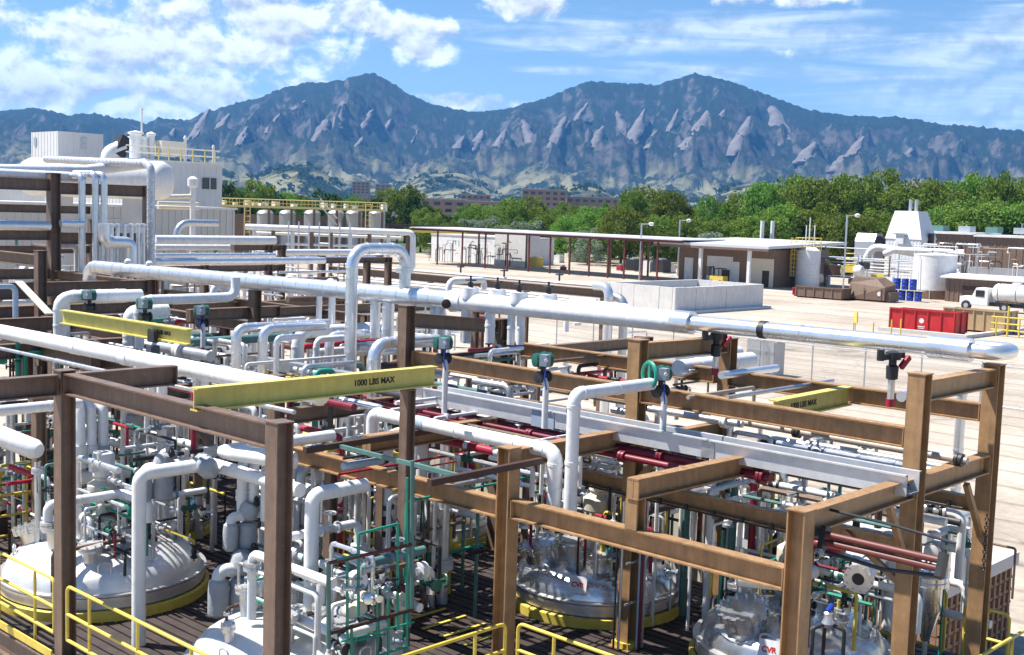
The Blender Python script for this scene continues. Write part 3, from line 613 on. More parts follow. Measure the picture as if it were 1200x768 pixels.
def pipe(name, label, m, r_, pts, band=0, bend=None, cat='pipe', group=None, flanges=(), fm=None, n=14, parent=None):
    pts = [V(p) for p in pts]
    if m is white and not band: band = .85
    if not flanges:
        return MB().tube(pts, r_, n, bend, band).build(name, m, parent, label, cat if parent is None else None, group)
    th = empty(name, pts[0], label, cat, group); MB().tube(pts, r_, n, bend, band).build('pipe', m, th)
    for i, f_ in flanges:
        a, b_ = pts[i], pts[i + 1]; d = (b_ - a).normalized(); c_ = a.lerp(b_, f_)
        MB().lathe([(r_ + .002, -.05), (r_ * 1.35 + .02, -.048), (r_ * 1.35 + .02, -.006), (r_ * 1.3, -.005), (r_ * 1.3, .005), (r_ * 1.35 + .02, .006), (r_ * 1.35 + .02, .048), (r_ + .002, .05)], c_, d, 18).build('flange', fm or m, th)
    return th
IP, AP, SP = 'insulated_pipe', 'aluminium_clad_pipe', 'steel_pipe'
# --- the long overhead header
HX = 15.2
hd = empty('header_pipe', (HX, 15, 4.6), 'long overhead white header pipe running right across to the last tan column', 'pipe')
MB().tube([(HX, 29.6, 2.6), (HX, 29.6, 4.5), (HX, 15.75, 4.62)], .17, 18, .3, .45).build('banded_section', alu, hd)
MB().tube([(HX, 15.75, 4.62), (HX, 10.75, 4.66)], .165, 18).build('white_section', white, hd)
MB().tube([(HX, 10.75, 4.66), (HX, 6.75, 4.68)], .118, 18, band=2.2).build('bright_section', aluB, hd)
MB().tube([(HX, 10.95, 4.66), (HX, 10.62, 4.66)], .178, 18).build('sleeve', aluB, hd)
MB().tube([(HX, 9.42, 4.67), (HX, 9.32, 4.67)], .13, 18).build('strap', blk, hd)
MB().tube([(HX, 15.95, 4.62), (HX, 15.6, 4.62)], .19, 18).build('sleeve', white, hd)
MB().tube([(HX, 6.85, 4.68), (HX, 6.3, 4.68)], .155, 18).build('end_sleeve', aluB, hd)
MB().tube([(HX, 6.4, 4.68), (HX, 5.95, 4.68), (HX + .5, 5.95, 4.68), (HX + .5, 6.6, 4.68)], .1, 16, .16).build('return_bend', aluB, hd)
c_ = X(523, 356, HX - .2); MB().lathe([(.075, 0), (.085, .02), (.085, .06), (.02, .08)], c_, (-.6, -.6, 0), 14).build('end_cap', rust, hd)
for px in (150, 175, 340, 388, 500): # bosses on top of the jacket
    p = X(px, 316, HX); p = V((HX, p.y, 4.7)); MB().lathe([(.09, 0), (.085, .06), (.04, .1)], p, (0, 0, 1), 12).build('boss', white, hd)
for i, px in enumerate((552, 577, 609, 637)): # white valve bonnets on the header
    p = X(px, 352, HX); p = V((HX + (.12 if i % 2 else -.02), p.y, 4.68))
    g = MB().lathe([(.16, 0), (.17, .08), (.15, .17), (.155, .2), (.06, .215)], p, (0, 0, 1), 18).build('bonnet', white, hd)
    MB().cyl(p + V((0, 0, .2)), p + V((0, 0, .42)), .018, 8).ring(p + V((0, 0, .34)), (0, 0, 1), .09, .016, 16).obox(p + V((-.09, 0, .34)), p + V((.09, 0, .34)), .02, .02).obox(p + V((0, -.09, .34)), p + V((0, .09, .34)), .02, .02).cyl(p + V((0, 0, .22)), p + V((0, 0, .3)), .05, 10).build('handwheel', blk, g)
for px, yb, r_ in ((516, 402, .085), (547, 402, .1), (575, 402, .09), (600, 404, .07), (611, 404, .07), (508, 400, .06), (389, 400, .07), (374, 400, .06), (440, 396, .1), (455, 398, .12)):
    p = X(px, 357, HX); q_ = go((HX, p.y, 4.55), 'z', yb); MB().tube([(HX, p.y, 4.55), q_], r_, 14, band=.4).build('drop_leg', white if px > 500 else alu, hd)
# --- loop over the header
p0 = go((HX, X(474, 345, HX).y, 4.7), 'z', 292)
pipe(AP, 'tall bright looped pipe rising above the header and dropping back into it', alu, .112, [V((HX, p0.y, 4.6)), p0] + route(p0, ('x', 413), ('z', 512))[1:], .42, .3, flanges=((0, .55),), fm=blue and alu)
# --- the second big white run nearer the camera
LX = 9.4; e = [V((LX, 25, 3.8)), V((LX, 12.2, 3.86))]
l2 = empty(IP, (LX, 15, 3.85), 'thick white jacketed pipe running from the left edge to behind the long yellow beam', 'pipe')
MB().tube(e, .128, 18, .2).build('pipe', white, l2)
for px in (90, 150, 205): q_ = X(px, 400, LX); MB().tube([(LX, q_.y + .12, 3.83), (LX, q_.y - .12, 3.83)], .138, 18).build('joint_sleeve', white, l2)
for px in (177, 190, 240): q_ = X(px, 420, LX); MB().tube([(LX, q_.y, 3.8), go((LX, q_.y, 3.8), 'z', 464)], .06 if px != 190 else .08, 12).build('drop_leg', white, l2)
pipe(IP, 'thin pale pipe running alongside the thick white pipe at left', white, .06, [(10.0, 20.4, 3.72), (10.0, 13.0, 3.76)])
pipe(SP, 'thin steel conduit just under the thick white pipe at left', galv, .03, [(9.05, 22, 3.6), (9.05, 12.3, 3.66)])

# --- elbowed white drops in the middle left
for (px, py, pxe, yb, r_, z_, m, lb) in (
    (277, 385, 384, 432, .085, 4.1, alu, 'leftmost bright elbowed pipe dropping behind the thick white pipe'),
    (308, 386, 380, 440, .085, 4.08, alu, 'bright elbowed pipe second from left dropping behind the thick white pipe'),
    (324, 396, 352, 440, .05, 4.0, alu, 'thin bright elbowed pipe between two thicker ones near the middle left'),
    (349, 390, 452, 455, .12, 3.82, white, 'thick white elbowed pipe dropping just left of the tall loop'),
    (371, 398, 402, 520, .06, 3.76, white, 'thin white elbowed pipe passing behind the yellow lettered beam'),
    (386, 394, 456, 525, .09, 3.78, alu, 'bright elbowed pipe dropping beside the foot of the tall loop'),
    (439, 404, 512, 520, .115, 3.95, alu, 'thick bright elbowed pipe right of the tall loop above the yellow beam')):
    a = Z(px, py, z_); pts = route(a, ('x', pxe)); b_ = go(a, 'z', yb)
    pipe(AP if m == alu else IP, lb, m, r_, [b_, a, pts[-1]], .4 if m == alu else 0, r_ * 2)
# --- white elbows by the short yellow beam
a = Z(70, 349, 4.3); pipe(IP, 'white pipe turning down left of the short yellow beam', white, .125, [go(a, 'z', 402), a, go(a, 'x', 165)], 0, .2)
a = Z(63, 351, 4.2) + V((.5, .6, 0)); pipe(IP, 'second white riser just behind the one left of the short yellow beam', white, .13, [go(a, 'z', 402), a, a + V((1.4, 0, 0))], .3, .2)
a = Z(163, 354, 4.25); pipe(IP, 'white pipe with a rising end behind the short yellow beam', white, .1, route(go(a, 'z', 408), ('z', 352), ('x', 276), ('z', 325)), 0, .22)
a = Z(153, 362, 4.1); pipe(IP, 'fat ribbed white riser behind the short yellow beam', white, .15, route(go(a, 'z', 405), ('z', 366), ('dx', .8)), .12, .15)
a = Z(-5, 336, 4.6); pipe(SP, 'slim pale pipe bending down at the left edge', ltblue, .05, route(a, ('x', 18), ('z', 372)), 0, .12)
a = Z(16, 480, 3.0); pipe(IP, 'white pipe crossing at the left edge above the reactor area', white, .085, [a + V((-2, 0, 0)), go(a, 'x', 95)])
MB().obox(Z(22, 330, 4.4), Z(58, 368, 3.9), .16, .03).build('loose_plank', cream, None, 'pale loose plank leaning against the tall column at left', 'plank')
# --- the three jacketed drops right of the near left column
th = empty('pipe_manifold', (9.6, 20, 1), 'three pale vertical pipes into a horizontal one beside the near left column', 'pipe')
for px, yb, m in ((94, 548, white), (107, 546, white), (121, 548, greybag)):
    a = Y(px, 474, 18.9); MB().tube([a + V((0, .5, 0)), a, go(a, 'z', 522)], .085, 14, .14).build('drop_pipe', white, th)
    q_ = go(a, 'z', 522); MB().tube([q_, go(a, 'z', yb)], .115, 14).build('jacket', m if px == 121 else white2, th)
a = Y(84, 562, 18.9); MB().tube([a, go(a, 'x', 150)], .11, 14).build('collector', white2, th)
# --- arch over the large left reactor
a = Y(56, 592, 17.0); pipe(IP, 'white pipe arching over the large left reactor', white, .07, route(go(a, 'z', 618), ('z', 592), ('x', 122), ('dx', .3), ('dy', -.8), ('z', 612)), 0, .1, flanges=((0, .1),), fm=inox2)
a = Y(62, 652, 16.9); pipe(SP, 'brown pipe lying across the large left reactor', steelL, .035, route(go(a, 'z', 694), ('z', 648), ('x', 157)), 0, .08)
# --- tall white pipe in front of the large left reactor and its run to the right
a = X(163, 556, 8.5)
pts = route(go(a, 'z', 800), ('z', 556), ('x', 247)); b_ = pts[-1]
th = empty(IP, pts[0], 'tall white pipe rising in front of the large left reactor and turning right', 'pipe')
MB().tube(pts + [go(b_, 'y', 352)], .098, 16, .13).build('pipe', white, th)
for k_ in range(3):
    q_ = b_.lerp(pts[-2], .12) + V((-.06 * k_, -.18 * k_, .02)); MB().lathe([(.1, -.11), (.14, -.07), (.145, .07), (.1, .11)], q_, (.7, -.7, .1 * k_), 12).build('wrap', greybag, th)
c_ = go(b_, 'y', 352)
th = empty(IP, c_, 'white pipe with an upright leg just right of the second brown column', 'pipe')
a = X(366, 580, c_.x - .1); MB().tube(route(go(a, 'z', 738), ('z', 580), ('x', 428)), .098, 16, .13).build('pipe', white, th)
f_ = go(a, 'z', 735); MB().lathe([(.1, 0), (.15, .02), (.15, .12), (.1, .14)], f_, (0, 0, 1), 16).build('foot_flange', white2, th)
# --- white U bends above the wrapped valves
th = empty('pipe_manifold', (9.5, 14.5, 2), 'cluster of white U bends above the grey wrapped valves at left centre', 'pipe')
for i, (px, py, ln, pxv, yb) in enumerate(((262, 530, 1.5, 0, 0), (278, 528, 1.3, 0, 0), (284, 541, 0, 285, 600), (298, 541, 0, 298, 596), (312, 545, 0, 312, 610))):
    if ln:
        a = Z(px, py, 2.75 - .02 * i); MB().tube([a + V((.35, -1.2 + .3 * i, 0)), a + V((0, -.25, 0)), a + V((0, .1, 0)), a + V((.35, .1, 0)), a + V((ln + .5, .1, 0))], .085, 14, .12).build('bend', white, th)
    else:
        a = Z(px, py, 2.55); MB().tube([a + V((.5, 0, .04)), a, go(a, 'z', yb)], .075, 14, .1).build('drop_pipe', white, th)
# --- grey wrapped valves
def wrapped(px, py, z_, label, sc=1.0):
    c_ = Z(px, py, z_); th = empty('wrapped_valve', c_, label, 'valve')
    def blob(o, ax, prof): MB().lathe([(a * sc, b_ * sc) for a, b_ in prof], c_ + V(o) * sc, ax, 14).build('blanket', greybag, th)
    blob((0, 0, -.1), (0, 0, 1), [(.11, -.2), (.17, -.17), (.18, 0), (.155, .12), (.16, .2), (.1, .25)])
    blob((0, 0, .28), (.3, -.2, 1), [(.1, -.08), (.16, -.03), (.17, .12), (.12, .2), (.05, .22)])
    blob((-.3, .05, .12), (0, 0, 1), [(.09, -.42), (.13, -.38), (.13, -.1), (.12, .02), (.08, .06)])
    MB().tube([c_ + V((-.3, .05, .1)) * sc, c_ + V((-.3, .05, .27)) * sc, c_ + V((-.05, 0, .27)) * sc, c_ + V((.42, -.1, .3)) * sc], .085 * sc, 12, .1).build('wrapped_pipe', white2, th)
    q_ = c_ + V((.08, -.15, .52)) * sc; MB().ring(q_, (.5, -.8, .2), .075 * sc, .016, 14).cyl(q_, q_ + V((.02, .12, -.05)), .02, 8).lathe([(.03, 0), (.055, .02), (.055, .06), (.03, .08)], q_ + V((0, .05, -.03)), (.5, -.8, .2), 10).build('handwheel', blk, th)
    return th
wrapped(283, 690, .75, 'grey blanket wrapped valve group on the white lid at bottom left', 1.15)
wrapped(290, 622, 1.55, 'grey blanket wrapped valve under the white U bends', .85)
wrapped(318, 700, .7, 'grey wrapped valve partly hidden by the second brown column', .9)
wrapped(190, 565, 2.0, 'dark grey wrapped valve behind the tall white pipe at left', .9)
wrapped(400, 745, .8, 'grey wrapped fitting at the foot of the green pipe frame', .8)

# --- central white pipes
a = X(437, 484, 11.5); b_ = go(a, 'y', 651)
pipe(IP, 'white pipe crossing the centre and dropping behind the tan beam', white, .098, [go(a, 'z', 530), a, b_, go(b_, 'z', 606)], 0, .13)
MB().tube([go(a, 'y', 488), go(a, 'y', 500)], .104, 16).build('pipe_wrap', ltblue, None, 'pale blue wrap around the central white pipe', 'wrap')
a = Y(673, 462, 9.8); b_ = go(a, 'x', 764)
pipe(IP, 'white pipe rising in front of the tall tan column to a green valve', white, .085, [go(a, 'z', 612), a, b_], 0, .12)
pipe(SP, 'dark rust bar crossing in front of the tan corner column', rust, .055, [Y(503, 566, 10.2), Y(634, 540, 10.2)], n=4)
pipe(SP, 'dark rust bar behind the second brown column', rust, .055, [Y(357, 528, 12.6), Y(535, 500, 12.6)], n=4)
# --- teal, red and grey lines in the centre
a = X(386, 520, 10.0); pipe(SP, 'teal square bar sloping across the centre', teal, .036, [a, go(a, 'y', 538)], n=4)
a = X(484, 545, 10.0); pipe(SP, 'thin teal post hanging from the teal bar', teal, .028, [a, go(a, 'z', 735)], n=8)
a = X(397, 556, 10.4); pipe(SP, 'thin red pipe climbing right through the centre', redp, .02, route(go(a, 'z', 562), ('z', 556), ('x', 566)), 0, .04, n=8)
a = X(415, 562, 10.9); pipe(SP, 'second thin red pipe just below the first', redp, .014, route(a, ('x', 590)), n=8)
a = X(456, 584, 11.3); pipe(SP, 'grey conduit bending upright left of the far reactor', galv, .04, route(go(a, 'z', 745), ('z', 584), ('x', 572)), 0, .1)
a = X(476, 588, 10.6); pipe(SP, 'thin green pipe rising from the green frame and running right', grn, .02, route(go(a, 'z', 750), ('z', 588), ('x', 640)), 0, .06, n=8)
lamp = empty('light_fitting', Z(425, 545, 2.7), 'pale blue tubular light fitting under the tan beam at centre', 'lamp')
a = Z(402, 547, 2.7); b_ = go(a, 'x', 448); MB().tube([a, b_], .055, 10).build('tube_cover', ltblue, lamp); MB().tube([b_, b_ + (b_ - a).normalized() * .08], .062, 10).build('end_cap', blk, lamp)
MB().obox(a + V((0, 0, .11)), b_ + V((0, 0, .11)), .03, .03).build('mounting_bar', blk, lamp)
a = X(487, 509, 12.3); b_ = go(a, 'y', 584); rp_ = empty(SP, a, 'thick red pipe with white bands ending at the tan corner column', 'pipe')
MB().tube([a, b_], .062, 14).build('pipe', redp, rp_)
for f_, m in ((.3, maroon), (.35, maroon), (.62, white2), (.97, white2)): d = b_ - a; MB().tube([a + d * f_, a + d * (f_ + .05)], .066, 14).build('band', m, rp_)
for i, (X_, z_, r_, ye, lb) in enumerate(((13.25, 3.0, .062, 7.95, 'maroon pipe hung below the silver tray with a flanged end'), (13.05, 2.94, .045, 8.6, 'thinner maroon pipe beside the one below the silver tray'), (12.8, 3.06, .035, 10.5, 'maroon pipe behind the central white pipe'))):
    pipe(SP, lb, maroon, r_, [(X_, 16.5, z_), (X_, ye, z_)], flanges=((0, .985), (0, .8), (0, .62)))
# --- silver cable tray
tr_ = empty('cable_tray', (13.3, 10, 3.2), 'silver cable tray running down to the right above the maroon pipes', 'cable tray')
for y0, y1 in ((14.4, 11.6), (11.58, 8.85), (8.83, 6.1)):
    s_ = MB(); s_.sbox(13.18, 13.2, y1, y0, 3.12, 3.36).sbox(13.46, 13.48, y1, y0, 3.12, 3.36)
    MB().add([(x, y, z) for y in (y0, y1) for x, z in ((13.11, 3.375), (13.17, 3.375), (13.17, 3.14), (13.47, 3.14), (13.47, 3.375), (13.53, 3.375), (13.53, 3.357), (13.488, 3.357), (13.488, 3.12), (13.152, 3.12), (13.152, 3.357), (13.11, 3.357))],
             [(i, (i + 1) % 12, 12 + (i + 1) % 12, 12 + i) for i in range(12)]).build('tray_section', traym, tr_, sharp=0)
for yy in np.arange(6.3, 14.3, .3): MB().sbox(13.18, 13.46, yy, yy + .03, 3.145, 3.165).build('rung', galv, tr_, sharp=0)
MB().sbox(13.14, 13.15, 11.55, 12.0, 3.1, 3.37).build('splice_plate', ltblue, tr_, sharp=0); MB().sbox(13.14, 13.15, 8.75, 8.95, 3.13, 3.34).build('splice_plate', galv, tr_, sharp=0)
for i in range(5): MB().tube([(13.22 + .045 * i, 14.2, 3.2), (13.23 + .045 * i, 10.1, 3.2), (13.22 + .05 * i, 6.2, 3.2)], .016, 6).build('cable', blk, tr_)
# tray continuing behind the tall loop
pipe('cable_tray', 'grey cable tray section left of the silver tray behind the elbowed pipes', galv, .14, [(13.4, 22, 3.25), (13.4, 14.6, 3.25)], n=4, cat='cable tray')
# --- pipes over the right bay
a = X(786, 481, 14.7); pipe(SP, 'grey brown pipe passing behind the tall tan columns at right', mat('weathered_pipe', (.42, .36, .31), .5, .2, dirt=.3), .048, [a + V((0, 2.5, .02)), V((14.7, 6.05, a.z - .02))], flanges=((0, .3), (0, .45), (0, .66), (0, .985)), fm=blk)
a = Y(795, 432, 11.1); pipe(IP, 'fat white pipe stub above the right bay', white, .135, [a, go(a, 'x', 880)])
a = Y(785, 422, 11.9); pipe(IP, 'white pipe stub behind the fat one above the right bay', white, .12, [a, go(a, 'x', 865)])
a = Y(845, 440, 10.0); pipe(AP, 'slim bright pipe stub right of the fat white one', alu, .06, [a, go(a, 'x', 910)])
a = Y(806, 466, 9.4); pipe(SP, 'thin brown conduit climbing right over the right bay', mat('weathered_pipe', (.4, .3, .25)), .028, [a, go(a, 'x', 884), go(a, 'x', 884) + V((0, 0, -.35))], 0, .05)
a = Y(852, 466, 8.9); pipe(SP, 'thin galvanised conduit climbing right over the right bay', galv, .03, [a, go(a, 'x', 976)])
a = Y(1056, 465, 7.4); b_ = go(a, 'x', 1128); pipe(AP, 'bright pipe turning down behind the last tan column', alu, .075, [a, b_, go(b_, 'z', 640)], .5, .1)
for px, yt, yb, x_, r_, lb in ((1112, 600, 690, 16.6, .075, 'upright bright pipe behind the red pipe pair'), (951, 470, 500, 16.4, .05, 'short upright pipe behind the right bay beam'), (772, 480, 545, 14.6, .06, 'upright pale pipe below the green wheeled valve')):
    a = X(px, yt, x_); pipe(AP, lb, alu, r_, [a, go(a, 'z', yb)], .4)
rd = empty(SP, (11.4, 6.1, 3), 'red oxide pipe pair bracketed to the near tan corner column', 'pipe')
a = X(966, 626, 11.35); b_ = go(a, 'y', 1104)
for o_ in (0, .085): MB().tube([a + V((0, 0, -o_)), b_ + V((0, 0, -o_))], .036, 10).build('pipe', redox, rd)
for q_ in (a, b_): MB().obox(q_ + V((-.06, 0, -.02)), q_ + V((.06, 0, -.06)), .06, .24).build('clamp', blk, rd)
MB().obox(a + V((-.3, .05, .02)), a + V((.05, .05, .02)), .05, .05).build('bracket', blk, rd)
pipe('cable', 'dark cable slung below the red oxide pipe pair', blk, .022, [a + V((.05, 0, -.2)), a.lerp(b_, .5) + V((.05, 0, -.24)), b_ + V((.05, 0, -.17))], cat='cable', n=8)
pipe('cable', 'dark cable running above the red oxide pipe pair', blk, .016, [a + V((.3, .4, .2)), a.lerp(b_, .55) + V((.3, .1, .17)), b_ + V((.3, 0, .12))], cat='cable', n=8)
# hanging drain valves below the header
def drain(px, py, yb, label, y_):
    a = Y(px, py, y_); b_ = go(a, 'z', yb); th = empty('drain_valve', b_, label, 'valve')
    MB().tube([a.lerp(b_, .45), b_], .045, 12).build('sight_tube', inox2, th); MB().tube([b_ + V((0, 0, .07)), b_ - V((0, 0, .03))], .056, 12).build('end_ring', redp, th)
    q_ = a.lerp(b_, .25); MB().lathe([(.03, -.2), (.075, -.18), (.08, -.02), (.05, 0), (.05, .06), (.1, .07), (.1, .16), (.04, .18)], q_, (0, 0, 1), 12).build('valve_body', blk, th)
    MB().obox(q_ + V((-.2, .05, .1)), q_ + V((.18, -.05, .12)), .06, .07).cyl(q_ + V((-.22, .06, .06)), q_ + V((-.22, .06, .2)), .05, 8).build('lever', blk, th)
    MB().obox(q_ + V((.05, -.09, -.03)), q_ + V((.2, -.12, .1)), .05, .07).build('tag', redp, th)
drain(1047, 412, 474, 'black drain valve with a red ring hanging left of the second last column', 7.0)
drain(840, 392, 437, 'black and red drain valve hanging under the header over the right bay', 10.3)
# --- control valves with green actuators
def control_valve(c_, label, wheel=False, d=(-1, 0, 0), m=None, stem=None, sc=.8):
    c_ = V(c_); th = empty('control_valve', c_, label, 'valve'); d = V(d).normalized()
    MB().lathe([(.05 * sc, -.14 * sc), (.11 * sc, -.13 * sc), (.11 * sc, -.1 * sc), (.075 * sc, -.08 * sc), (.09 * sc, 0), (.075 * sc, .08 * sc), (.11 * sc, .1 * sc), (.11 * sc, .13 * sc), (.05 * sc, .14 * sc)], c_ - V((0, 0, .3 * sc)), (1, 0, 0), 14).build('valve_body', blk, th)
    MB().cyl(c_ - V((0, 0, .26 * sc)), c_, .05 * sc, 10).build('yoke', blk, th)
    g = MB().lathe([(.05 * sc, -.2 * sc), (.12 * sc, -.18 * sc), (.13 * sc, -.02 * sc), (.15 * sc, -.01 * sc), (.15 * sc, .03 * sc), (.13 * sc, .04 * sc), (.13 * sc, .14 * sc), (.05 * sc, .17 * sc)], c_, (.8, -.3, 0), 16).build('actuator', m or dgrn, th)
    MB().box(c_ + V((-.14, -.16, .02)) * sc, (.16 * sc, .14 * sc, .2 * sc), R(15)).build('positioner', mat('grey_blue_paint', (.22, .27, .33), .4), th)
    MB().cyl(c_ + V((-.2, -.24, .03)) * sc, c_ + V((-.215, -.26, .03)) * sc, .032 * sc, 12).build('dial', white2, th)
    if wheel: MB().ring(c_ + V((-.24, .02, .0)), (.8, -.3, 0), .17, .028, 18).obox(c_ + V((-.24, .02, -.16)), c_ + V((-.24, .02, .16)), .03, .03).build('handwheel', grn, th)
    if stem:
        q_ = c_ + V((-.05, -.12, -.42)) * sc; MB().tube([c_ + V((0, 0, -.3)) * sc, q_, go(q_, 'z', stem)], .045, 10, .07).build('stem_pipe', white2, th)
        MB().tube([c_ + V((-.16, -.2, -.06)) * sc, c_ + V((-.2, -.22, -.3)) * sc, c_ + V((-.08, -.16, -.5)) * sc], .01, 6).build('air_line', blue, th)
    return th
control_valve(Z(105, 346, 4.35), 'dark green actuator on the white pipe by the tall column at left')
control_valve(Z(170, 356, 4.4), 'dark green actuator above the short yellow beam')
control_valve(Z(237, 364, 4.2), 'dark green actuator right of the short yellow beam end', stem=418)
control_valve(X(520, 402, 12.6), 'dark green actuator at the right end of the lettered yellow beam', stem=485)
control_valve(X(637, 422, 12.6), 'dark green actuator over the silver tray at centre', stem=502)
control_valve(Y(775, 438, 9.8), 'green wheeled actuator in front of the tall tan column', True, stem=560)
# ================================================================== left rack and its pipes
rk1 = empty('pipe_rack', (16.3, 34, GZ), 'tall brown pipe rack with thick posts at the left edge', 'pipe rack')
for x, y, z1 in ((16.35, 34, 6.95), (19.35, 34, 6.7), (13.0, 34, 6.9), (14.0, 38, 6.0), (19.6, 38, 5.6), (11.2, 38, 6.0), (12.9, 27.5, 5.0), (16.3, 28.5, 4.2)):
    column(rk1, x, y, z1, steelL, GZ, .3 if (x, y) == (16.35, 34) else .22)
for (x0, x1, y, zt, dp) in ((8, 16.2, 34, 6.78, .34), (16.5, 19.24, 34, 6.7, .34), (8, 16.2, 34, 5.42, .4), (16.5, 19.24, 34, 5.25, .34), (8, 16.2, 34, 4.2, .3), (16.5, 19.3, 34, 4.1, .3), (8, 19.5, 38, 6.0, .25), (8, 19.5, 38, 4.7, .25), (7, 16.2, 28.5, 4.2, .35), (8, 14.5, 26.0, 3.6, .3), (6, 12.8, 23.5, 3.35, .3), (9, 13.5, 21, 3.0, .25)):
    beam(rk1, (x0, y, zt), (x1, y, zt), steelL if y > 26 else steelM, dp, .18)
for (x, y0, y1, zt) in ((13.0, 33.8, 27.7, 4.9), (16.35, 33.8, 28.7, 4.15), (12.9, 27.3, 23.6, 3.5), (11.0, 26, 21.2, 3.3)): beam(rk1, (x, y0, zt), (x, y1, zt), steelM, .28, .18)
def hpipe(px, py, y_, px2, r_, m, label, name=AP, band=.5, drop=None, z_=None, parent=None):
    a = Y(px, py, y_); b_ = go(a, 'x', px2); pts = [a, b_] + ([go(b_, 'z', drop)] if drop else [])
    return pipe(name, label, m, r_, pts, band, r_ * 1.6, parent=parent)
# along and down the rack
for i, (px, py) in enumerate(((96, 206), (112, 204), (122, 205))):
    a = Y(px, py, 33.7 - .12 * i); pipe(AP, ('left', 'middle', 'right')[i] + ' one of three banded uprights on the tall brown rack', alu, .1, [a + V((-.1 - .1 * i, .9, .0)), a, go(a, 'z', 372 if i == 0 else 312)], .38, .15)
hpipe(-20, 203, 34.3, 98, .15, white, 'white pipe lying along the top of the tall brown rack', IP)
hpipe(-10, 264, 33.7, 58, .14, alu, 'bright pipe on the second level of the tall brown rack')
hpipe(71, 262, 33.6, 97, .12, alu, 'short bright pipe right of the thick rack post')
a = Y(177, 196, 33.0); pipe(AP, 'speckled upright at the right end of the tall brown rack', mat('weathered_jacket', (.62, .63, .66), .4, .4, var=.3, scale=14, dirt=.5), .12, [a + V((-.4, 6, .25)), a + V((0, .3, .1)), a, go(a, 'z', 312)], .2, .25)
a = Y(170, 192, 35.5); pipe(IP, 'long white pipe above the tall brown rack from the left edge', white, .17, [Y(-30, 199, 35.5), Y(100, 200, 35.5), a], 0, .2)
mf = empty('pipe_manifold', (18.3, 33.2, 3), 'row of small uprights under a fat elbow beside the speckled upright', 'pipe')
for px in (131, 138, 146, 154, 162, 168): a = Y(px, 266, 32.9); MB().tube([a, go(a, 'z', 345)], .062, 10, band=.3).lathe([(.06, 0), (.085, .02), (.085, .08), (.03, .1)], a, (0, 0, 1), 10).build('upright', alu, mf)
a = Y(122, 262, 32.6); MB().tube([a, go(a, 'z', 284), go(a, 'z', 284) + V((.7, 0, 0)), go(a, 'z', 284) + V((.85, 0, -.1)), go(a, 'z', 284) + V((.85, 0, -1))], .17, 14, .2).build('elbow', alu, mf)
# pipes behind the header on the left
hpipe(181, 281, 36, 322, .15, white, 'thick white pipe behind the header at left, upper of four', IP, .6)
hpipe(181, 290, 38, 275, .1, white2, 'pale pipe behind the header at left, second of four', IP)
hpipe(181, 300, 35, 322, .09, alu, 'bright pipe behind the header at left, third of four')
hpipe(181, 307, 34, 380, .12, alu, 'bright pipe behind the header at left, lowest of four')
hpipe(325, 296, 40, 468, .13, white, 'white pipe behind the left shoulder of the tall loop', IP)
hpipe(340, 303, 38, 440, .08, alu, 'bright pipe just above the header left of the tall loop')
a = Y(207, 277, 50); pipe(SP, 'dark curved duct against the pale corrugated building', galv, .16, [go(a, 'z', 292), go(a, 'z', 261), go(go(a, 'z', 261), 'x', 255)], 0, .6)
rk2 = empty('pipe_rack', (22, 36, GZ), 'low brown pipe rack behind the header left of the tall loop', 'pipe rack')
for px, py in ((315, 287), (330, 290), (455, 304), (430, 306), (240, 300), (180, 318), (377, 300)): a = Y(px, py, 36.6); column(rk2, a.x, 36.6, a.z, steelL, GZ, .22)
a = Y(272, 287, 36.6); b_ = go(a, 'x', 334); beam(rk2, a, b_, steelL, .2, .2); a = Y(372, 302, 36.6); beam(rk2, a, go(a, 'x', 458), steelL, .22, .2)
a = Y(180, 312, 36.6); beam(rk2, a, go(a, 'x', 330), steelL, .22, .2)
# --- racks further back: long pipes on thin posts
rk3 = empty('pipe_rack', (38, 60, GZ), 'long thin pipe rack in front of the row of grey tanks', 'pipe rack')
p0, p1 = D(288, 266, 75), D(484, 273, 75)
MB().tube([p0, p1, p1 - V((0, 0, 2.2))], .19, 12, .3).build('pipe', white, rk3)
q0, q1 = D(300, 273, 78), D(470, 279, 78); MB().tube([q0, q1], .1, 10).build('pipe', white2, rk3)
q0, q1 = D(335, 286, 78), D(470, 290, 78); MB().tube([q0, q1], .09, 10).build('pipe', white2, rk3)
for f_ in np.linspace(.05, .97, 9):
    c_ = p0.lerp(p1, f_); MB().sbox(c_.x - .09, c_.x + .09, c_.y - .09, c_.y + .09, GZ, c_.z - .19).build('post', steelL if int(f_ * 10) % 2 else white2, rk3, sharp=0)
pa, pb = D(338, 279, 72), D(410, 281, 72)
for i in range(7):
    c_ = pa.lerp(pb, i / 6); MB().tube([V((c_.x, c_.y, GZ)), c_ + V((0, 0, 1))], .05, 6).build('thin_post', galv, rk3)
rk4 = empty('pipe_rack', (38, 36, GZ), 'brown beam rack with pale pipes behind the white valve bonnets', 'pipe rack')
a = X(480, 320, 38); b_ = go(a, 'y', 716); beam(rk4, a + V((0, 6, 0)), b_, steelM, .34, .25)
for i, (dz_, dx_, r_) in enumerate(((.12, .1, .07), (.1, .3, .05), (-.42, -.4, .06), (-.6, -.2, .07), (-.5, -.8, .05))): MB().tube([a + V((dx_, 5, dz_)), b_ + V((dx_, .4, dz_))], r_, 8).build('pipe', white2 if i != 3 else galv, rk4)
for f_ in (.12, .4, .62, .97): c_ = a.lerp(b_, f_); column(rk4, 38, c_.y, c_.z - .35, steelL, GZ, .2)
c_ = b_ + V((0, .35, .05)); MB().tube([c_ + V((0, .5, .08)), c_ + V((0, -.25, .08)), V((38, c_.y - .25, GZ))], .2, 14, .4, .4).build('duct', alu, rk4)
